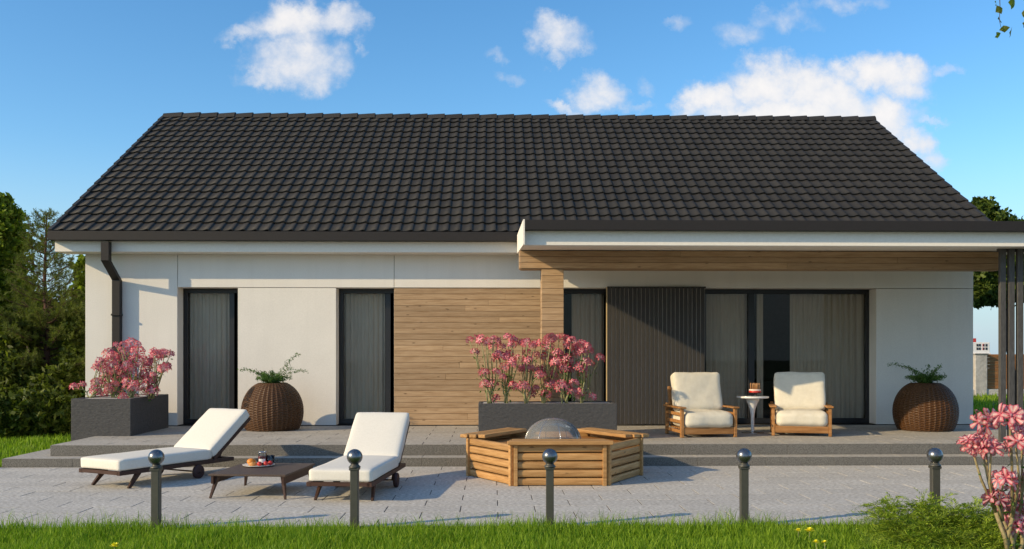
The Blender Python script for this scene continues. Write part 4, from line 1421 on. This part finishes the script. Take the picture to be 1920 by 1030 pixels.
def grass_obj(name, parts):
    V = np.concatenate([p[0] for p in parts]); n = sum(p[1] for p in parts)
    me = bpy.data.meshes.new(name)
    me.vertices.add(n * 5); me.vertices.foreach_set('co', V.astype(np.float32).ravel())
    i = np.arange(n)[:, None] * 5
    li = np.concatenate([i + 0, i + 1, i + 2, i + 3, i + 3, i + 2, i + 4], axis=1)
    me.loops.add(n * 7); me.loops.foreach_set('vertex_index', li.astype(np.int32).ravel())
    me.polygons.add(n * 2)
    ls = np.stack([np.arange(n) * 7, np.arange(n) * 7 + 4], 1).ravel()
    me.polygons.foreach_set('loop_start', ls.astype(np.int32))
    me.polygons.foreach_set('loop_total', np.tile([4, 3], n).astype(np.int32))
    me.materials.append(M['grass']); me.update(calc_edges=True)
    o = link(name, me); o['kind'] = 'stuff'; o['label'] = 'bright green uneven grass growing along the patio and round the house'
    o['category'] = 'grass'
    return o
parts = [blades(120000, (-5.6, 5.6), (5.2, 7.94), .07, .125, .0065),
         blades(5200, (-5.4, 5.4), (7.4, 8.0), .11, .20, .005, lean=.7),
         blades(26000, (-13, XS - .02), (11.2, 18.5), .08, .16, .014),
         blades(16000, (8.6, 24), (16, 36), .10, .2, .03)]
grass_obj('grass', parts)

# dandelions
dh = [MB() for _ in range(2)]
def dandelion(u, v, label, z=.03, r=.016):
    z, r = z + .03, r * 1.8
    p = at(u, v, Z=z)
    t = thing('dandelion', label, 'dandelion', (p.x, p.y, -.05), random.uniform(0, 6), 'yellow dandelions in the lawn')
    MB().tube([(0, 0, 0), (.004, .002, z * .5 + .03), (0, 0, z + .05)], .0022, 5).obj('stem', M['stem'], t)
    rng = np.random.default_rng(int(u))
    Q = []
    for i in range(46):
        a = rng.uniform(0, 2 * PI); e = rng.uniform(0, 1.3)
        d = np.array([math.cos(a) * math.cos(e), math.sin(a) * math.cos(e), math.sin(e) * .7])
        w = np.array([-math.sin(a), math.cos(a), 0]) * r * .22
        c = np.array([0, 0, z + .05])
        Q.append([c, c + d * r * .7 - w, c + d * r, c + d * r * .7 + w])
    link('bloom', quads_mesh('bloom', np.array(Q), M['yellow']), t)
dandelion(215, 1024, 'yellow dandelion at the lower left of the lawn, under the first bollard', .05, .022)
dandelion(1497, 995, 'small yellow dandelion, upper left of the cluster beside the feathery shrub', .05)
dandelion(1518, 996, 'largest yellow dandelion, upper right of the cluster beside the feathery shrub', .06, .024)
dandelion(1530, 1017, 'small yellow dandelion, lower left of the cluster beside the feathery shrub', .05, .016)
dandelion(1546, 1017, 'small yellow dandelion, lower right of the cluster beside the feathery shrub', .05, .013)

# ------------------------------------------------------------------ feathery shrub and pink desert rose in the foreground
def frond_quads(rng, base, d, L, n):
    """one feathery frond: a curved rib with fine leaflets on both sides"""
    d = d / np.linalg.norm(d)
    side = np.cross(d, [0, 0, 1.0]); side /= (np.linalg.norm(side) + 1e-6)
    up = np.cross(side, d)
    Q = []
    for k in range(n):
        f = (k + .5) / n
        p = base + d * L * f + np.array([0, 0, -.38 * L * f * f])
        ll = L * .32 * (1 - .75 * f) * rng.uniform(.7, 1.2)
        for s in (-1, 1):
            q = d * .75 + side * s * .8 + up * rng.uniform(-.25, .35) + rng.normal(size=3) * .12
            q /= np.linalg.norm(q)
            w = np.cross(q, up + rng.normal(size=3) * .4); w /= np.linalg.norm(w) + 1e-9
            w = w * .0034
            Q.append([p - w, p + q * ll * .5 - w * .9, p + q * ll, p + q * ll * .5 + w * .9])
    return Q
def feather_shrub(label, anchors, seed):
    """anchors: world points on the shrub's upper surface"""
    rng = np.random.default_rng(seed)
    c = sum((Vector(a) for a in anchors), Vector()) / len(anchors)
    t = thing('feathery_shrub', label, 'shrub', (c.x, c.y, -.05))
    o = np.array([c.x, c.y, -.05])
    st_, Q = MB(), []
    for a in anchors:
        a = np.array(a) - o
        root = np.array([a[0] * .55, a[1] * .6 + .05, .0])
        mid = (root + a) / 2 + np.array([0, 0, .05])
        st_.tube([root, mid, a], [.007, .005, .002], 5)
        for k in range(38):
            f = rng.uniform(.5, 1.0)
            p = (root + (mid - root) * f * 2) if f < .5 else (mid + (a - mid) * (f - .5) * 2)
            p = p + rng.normal(size=3) * np.array([.05, .06, .025])
            d = rng.normal(size=3) * .75 + (a - root) / np.linalg.norm(a - root) * .55; d[2] = d[2] * .45 + .12
            Q += frond_quads(rng, p, d, rng.uniform(.12, .26), 15)
    st_.obj('branch', M['bark'], t)
    lf = link('foliage', quads_mesh('foliage', np.array(Q), M['leaf_frond']), t)
    return t
anch = []
rs = np.random.default_rng(77)
for (u, v) in [(1640, 930), (1665, 936), (1690, 945), (1655, 955), (1740, 930), (1725, 940), (1760, 945), (1790, 942),
               (1820, 944), (1850, 945), (1880, 950), (1905, 948), (1700, 970), (1740, 965), (1780, 968), (1830, 970), (1870, 975), (1910, 978),
               (1640, 1000), (1690, 1000), (1740, 1000), (1790, 1000), (1840, 1005), (1890, 1010), (1720, 1020), (1800, 1022), (1860, 1026), (1935, 960), (1945, 1000), (1640, 1024), (1670, 1018), (1760, 990), (1810, 985), (1850, 990), (1715, 990), (1900, 1024), (1665, 975)]:
    Y = 7.55 - (v - 930) / 100 * .75 + rs.uniform(-.08, .08)
    anch.append(at(u, v + 15, Y=Y))
feather_shrub('low feathery bright green shrub at the front right corner of the lawn', anch, 9)

rose_tips = [(1845, 790, 1.1), (1893, 782, 1.15), (1915, 796, 1.2), (1822, 835, 1.1), (1840, 832, .9), (1858, 842, 1), (1905, 835, .95), (1882, 900, 1.15), (1898, 908, 1.1),
             (1868, 938, 1.15), (1895, 952, 1), (1915, 950, 1), (1905, 980, 1), (1935, 815, 1.1), (1945, 900, 1.1)]
rng_r = np.random.default_rng(31)
rb_ = at(1900, 1040, Y=6.75); rb_.z = -.05
tipsR = [at(u, v, Y=6.75 + rng_r.uniform(-.16, .16)) for u, v, s in rose_tips]
flower_plant('tall pink and white flowering plant with thick pale stems in the right foreground', rb_, tipsR, BIGHEADS, 1.2, None, .0125, 60, 3, stem='woodstem')

# ------------------------------------------------------------------ trees and bushes on the left
def limb(m, a, b, r0, r1, rng, bend=.08, n=5):
    a, b = Vector(a), Vector(b)
    L = (b - a).length
    pts = [a.lerp(b, i / (n - 1)) + (Vector(rng.normal(size=3)) * bend * L * (0 if i in (0, n - 1) else 1) * .5) for i in range(n)]
    m.tube(pts, [r0 + (r1 - r0) * i / (n - 1) for i in range(n)], 7)

def clump_points(rng, centre, rad, n, shell=.35):
    d = rand_unit(n, rng)
    r = (shell + (1 - shell) * rng.uniform(size=(n, 1))) ** .7
    p = d * r
    # let the surface swell and shrink in lobes
    k = np.array([1 + .35 * mnoise.noise(Vector(q) * 2.3 + Vector(centre)) + .18 * mnoise.noise(Vector(q) * 6 + Vector(centre)) for q in d])[:, None]
    return np.array(centre) + p * k * np.array(rad)

def leafy_tree(name, label, cat, base, clumps, per, size, mat, seed, trunk_r=.10, bark='bark', elong=1.7, up=.4, group=None, crown='crown', lo=.15, stray=.10):
    rng = np.random.default_rng(seed)
    t = thing(name, label, cat, base, 0, group)
    B = np.array(base)
    m = MB()
    zmax = max(c[0][2] for c in clumps) - B[2]
    top = Vector((np.mean([c[0][0] for c in clumps]) - B[0], np.mean([c[0][1] for c in clumps]) - B[1], zmax))
    if trunk_r:
        limb(m, (0, 0, -.1), top, trunk_r, trunk_r * .2, rng, .03, 7)
    P = []
    for (c, r, dens) in clumps:
        c = np.array(c) - B
        if trunk_r:
            f = max(lo, min(.85, c[2] / max(zmax, .1) * .8))
            limb(m, Vector((0, 0, -.1)).lerp(top, f * .8), c, trunk_r * .35, .008, rng, .08)
        n = int(per * dens)
        p = clump_points(rng, c, r, n)
        # gather leaves into sprays so that gaps show between them
        k = max(8, n // 26)
        seeds = p[:k]
        idx = rng.integers(k, size=n)
        sp_ = seeds[idx] + rng.normal(size=(n, 3)) * np.array(r) * .10
        mix = rng.uniform(size=(n, 1)) < .82
        q = np.where(mix, sp_, p)
        # loose shoots that stand out of the mass
        ns_ = max(3, int(n * stray / 14)); dd = rand_unit(ns_, rng); dd[:, 2] = np.abs(dd[:, 2]) * .8 + .15
        root = c + dd * np.array(r) * .85
        for a_, d_ in zip(root, dd):
            ln_ = rng.uniform(.12, .34) * max(r[0], r[2]) + .05
            k_ = 14
            f_ = rng.uniform(0, 1, (k_, 1))
            q = np.concatenate([q, a_ + d_ * f_ * ln_ + rng.normal(size=(k_, 3)) * .03])
        P.append(q)
    if trunk_r:
        m.obj('trunk', M[bark], t)
    P = np.concatenate(P)
    P = P[P[:, 2] > -.05]
    link(crown, quads_mesh(crown, leaf_quads(P, size, rng, elong, up), M[mat]), t)
    return t

def C(u, v, Y, ru, rv, dens=1.0, rd=None):
    p = at(u, v, Y=Y)
    k = Y / F_PX
    return ((p.x, p.y, p.z), (ru * k, rd if rd else (ru + rv) / 2 * k, rv * k), dens)
def G(u, Y): 
    p = at(u, HORIZ, Y=Y); return (p.x, p.y, -.05)

leafy_tree('leafy_tree', 'tall dense green tree at the far left edge', 'tree', G(-25, 19.5),
           [C(-10, 420, 19.5, 40, 50), C(-30, 520, 19.5, 62, 90, 1.8), C(-20, 640, 19.5, 64, 90, 1.8), C(2, 395, 19.5, 16, 24, .4), C(10, 470, 19.4, 26, 60, .9), C(-60, 600, 19.5, 60, 110, 1.5), C(15, 570, 19.4, 26, 60, .8)],
           4600, .065, 'leaf_mid', 3, .12, stray=.3)
# pine
def pine(label, base, H, seed):
    rng = np.random.default_rng(seed)
    t = thing('pine_tree', label, 'tree', base)
    m = MB()
    limb(m, (0, 0, -.1), (.02, 0, H), .085, .012, rng, .01, 8)
    Q = []
    nz_ = 30
    for i in range(nz_):
        f = .05 + .95 * i / nz_
        z = H * f
        nb = 6 if f < .55 else 5 if f < .9 else 3
        for k in range(nb):
            az = 2 * PI * k / nb + rng.uniform(-.5, .5) + i * .7
            L = (1.30 * (1 - f) ** .75 + .16) * rng.uniform(.6, 1.15) * (1.05 if f < .5 else .9)
            d = Vector((math.cos(az), math.sin(az), rng.uniform(.22, .6) if f > .35 else rng.uniform(-.1, .3)))
            a = Vector((0, 0, z)); b = a + d * L; c = a.lerp(b, .55) - Vector((0, 0, .05 * L))
            m.tube([a, c, b], [.016 * (1.2 - f), .009, .003], 5)
            ntw = int((8 if f > .5 else 24) * (.5 + L)) + 3
            for q in range(ntw):
                s = rng.uniform(.28, 1)
                p = (a + (c - a) * (s / .55)) if s < .55 else (c + (b - c) * ((s - .55) / .45))
                tw = (d.normalized() * .6 + Vector(rng.normal(size=3)) * .55 + Vector((0, 0, .35))).normalized() * rng.uniform(.09, .20)
                m.tube([p, p + tw], [.0035, .0015], 3, False)
                for _ in range(26):
                    g_ = p + tw * rng.uniform(.25, 1.05)
                    nd = (tw.normalized() * .8 + Vector(rng.normal(size=3)) * .6).normalized() * rng.uniform(.05, .085)
                    w = nd.orthogonal().normalized() * .0042
                    Q.append([g_ - w, g_ + nd * .5 - w, g_ + nd, g_ + nd * .5 + w])
    m.obj('trunk', M['redbark'], t)
    link('needles', quads_mesh('needles', np.array([[tuple(v) for v in q] for q in Q]), M['needle']), t)
gp = G(86, 18.6)
pine('open crowned pine with reddish stem beside the far left tree', gp, at(76, 400, Y=18.6).z + .05, 5)
leafy_tree('columnar_tree', 'slim upright tree close behind the left corner of the house', 'tree', G(152, 21.5),
           [C(154, 515, 21.5, 10, 34, .4), C(152, 570, 21.5, 15, 48, .7), C(150, 640, 21.5, 17, 60, .8), C(152, 720, 21.5, 18, 60, .8)], 2600, .07, 'leaf_mid', 8, .06)
leafy_tree('dark_bush', 'big dark bush under the pine at the left', 'bush', G(70, 18.0),
           [C(18, 725, 17.7, 52, 62, 1.1), C(104, 748, 17.6, 40, 54, .9), C(62, 762, 17.4, 60, 44, 1.0), C(20, 650, 18.3, 44, 50, .7)], 3600, .055, 'leaf_dark', 12, .06, elong=2.6, stray=.3)
leafy_tree('dark_bush', 'narrow dark bush between the pine and the house corner', 'bush', G(146, 18.6),
           [C(146, 650, 18.6, 20, 70, .8), C(143, 730, 18.2, 24, 70, .9)], 5000, .05, 'leaf_thuja', 13, .05, stray=.3)
for i, (u, Y, lab, rr) in enumerate(((5, 16.4, 'low leafy shrub at the left edge of the picture, on the lawn', 44), (58, 16.6, 'low leafy shrub on the lawn in front of the pine', 34), (108, 16.9, 'low leafy shrub beside the left concrete planter', 30))):
    leafy_tree('low_shrub', lab, 'shrub', G(u, Y), [C(u - rr * .4, 776, Y, rr * .7, 40, .8), C(u + rr * .45, 782, Y, rr * .65, 34, .7)], 3000, .06, 'leaf_thuja', 50 + i, .02, elong=2.4, up=.1, group='low shrubs on the left lawn')
leafy_tree('hedge_tree', 'broad dark green tree filling in behind the pine', 'tree', G(60, 23), [C(40, 600, 23, 80, 60, 1.2), C(110, 640, 23, 50, 60, 1.0), C(60, 700, 23, 100, 70, 1.4), C(-40, 560, 23, 70, 80, 1.2)], 3000, .09, 'leaf_far', 15, .1)

# ------------------------------------------------------------------ right: tree, fence and far building
leafy_tree('leafy_tree', 'dark green tree behind the right end of the house', 'tree', G(1900, 25),
           [C(1842, 400, 25, 22, 26, .6), C(1868, 450, 25, 40, 50, 1.2), C(1845, 530, 25, 28, 34, .9), C(1872, 545, 25, 26, 30, .8), C(1905, 512, 25, 50, 52, 1.3), C(1950, 520, 25, 50, 55, 1.2), C(1855, 490, 25, 30, 40, 1.0), C(1838, 560, 25, 14, 16, .25)],
           4200, .09, 'leaf_far', 21, .08, lo=.7)
YFE = 33.0
fz0 = -.05
x0, x1 = XU(1824, YFE) - .6, XU(1845, YFE)
fence = thing('garden_fence', 'far garden fence of brown boards between pale stone piers', 'fence', (x1, YFE, fz0))
def pier(x):
    p = MB().box((-.22, -.2, 0), (.22, .2, 1.50), .02).obj('pier', M['stone'], fence, (x - x1, 0, 0))
    MB().box((-.26, -.24, 1.50), (.26, .24, 1.56), .02).obj('cap', M['stone'], p)
MB().box((-3.0, -.16, 0), (9.0, .16, .26), .02).obj('base_wall', M['stone'], fence)
for i in range(5):
    pier(x1 - 2.8 - .2 + i * 2.8)
bme = MB().box((-1.15, -.02, 0), (1.15, .02, .118), .008).mesh('board', M['fence'])
for i in range(4):
    xc = x1 - 2.8 - .2 + (i + .5) * 2.8
    for j in range(10):
        link('board', bme, fence, (xc - x1, random.uniform(-.004, .004), .28 + j * .124))
YBD = 95.0
b0_, b1_ = XU(1816, YBD), XU(1856, YBD)
far = thing('apartment_block', 'distant white apartment block with a red roof box and dark windows', 'building', ((b0_ + b1_) / 2, YBD, -.05))
zt_ = at(1840, 641, Y=YBD).z
bw = (b1_ - b0_) / 2
MB().box((-bw, 0, 0), (bw, 10, zt_), .03).obj('wall', M['farwhite'], far)
rbx = MB().box((XU(1827, YBD) - (b0_ + b1_) / 2, 1.0, zt_ + .001), (XU(1840, YBD) - (b0_ + b1_) / 2, 5, zt_ + .42), .02).obj('roof_box', M['farred'], far)
for i in range(4):
    for j in range(2):
        wx = XU((1832.5, 1837, 1844, 1849.5)[i], YBD) - (b0_ + b1_) / 2
        zz = zt_ - .28 - j * .36
        f = MB().box((wx - .10, -.03, zz - .16), (wx + .10, .01, zz + .10), .01).obj('window', M['farwhite'] if i == 9 else M['farred'] if i in (2,) else M['fardark'], far)
        MB().box((wx - .08, -.036, zz - .12), (wx + .08, -.031, zz + .06)).obj('pane', M['fardark'], f)
MB().box((-bw - .05, -.15, zt_ - 1.25), (bw + .05, -.002, zt_ - 1.12)).obj('cornice', M['farwhite'], far)

# ------------------------------------------------------------------ hanging birch twig, top right
def hang():
    p0 = at(1878, -120, Y=4.8)
    t = thing('birch_branch', 'hanging green leaves on a thin birch twig against the sky at the top right', 'branch', p0)
    m = MB()
    B = Vector(p0)
    def L(u, v, Y=4.8): return at(u, v, Y=Y) - B
    m.tube([L(2300, -330), L(2080, -230), L(1920, -150), L(1878, -120)], [.03, .022, .012, .006], 7)
    m.tube([L(1878, -120), L(1873, -40), L(1875, 10), L(1874, 40), L(1877, 52)], [.005, .003, .002, .0014, .001], 5)
    m.tube([L(1920, -150), L(1905, -60), L(1896, 0)], [.005, .003, .0015], 5)
    m.tube([L(1960, -170), L(1932, -60), L(1922, 30), L(1921, 48)], [.005, .003, .0015, .001], 5)
    m.obj('twig', M['bark'], t)
    lv = [(1867, 6, 11, .5, 0), (1873, 18, 15, -.5, 1), (1874, 37, 14, .2, 1), (1884, 54, 15, 1.4, 1), (1895, 60, 17, -.3, 1), (1871, 66, 14, .9, 0), (1898, 5, 20, .1, 0),
          (1922, 24, 14, .3, 1), (1923, 45, 13, .5, 1), (1876, -14, 15, .3, 1), (1884, -40, 16, -.4, 0), (1868, -60, 15, .8, 1), (1900, -30, 16, 1, 1), (1915, -60, 16, .2, 0), (1930, -20, 16, -.6, 1)]
    rng = np.random.default_rng(4)
    for (u, v, s, rot, dk) in lv:
        p = L(u, v, 4.8 + rng.uniform(-.06, .06))
        S = s * 4.8 / F_PX
        lm = MB()
        lm.add([(0, 0, S * .6), (-S * .30, .0, S * .22), (-S * .46, .004, -S * .08), (-S * .2, -.004, -S * .42), (0, 0, -S * .66), (S * .2, -.004, -S * .42), (S * .46, .004, -S * .08), (S * .30, 0, S * .22), (0, -S * .06, -S * .1)],
               [(0, 1, 8), (1, 2, 8), (2, 3, 8), (3, 4, 8), (4, 5, 8), (5, 6, 8), (6, 7, 8), (7, 0, 8)])
        lm.obj('leaf', M['leaf_dark'] if dk else M['leaf_mid'], t, p, (rng.uniform(-.5, .5), rot, rng.uniform(-1.0, 1.0)))
hang()
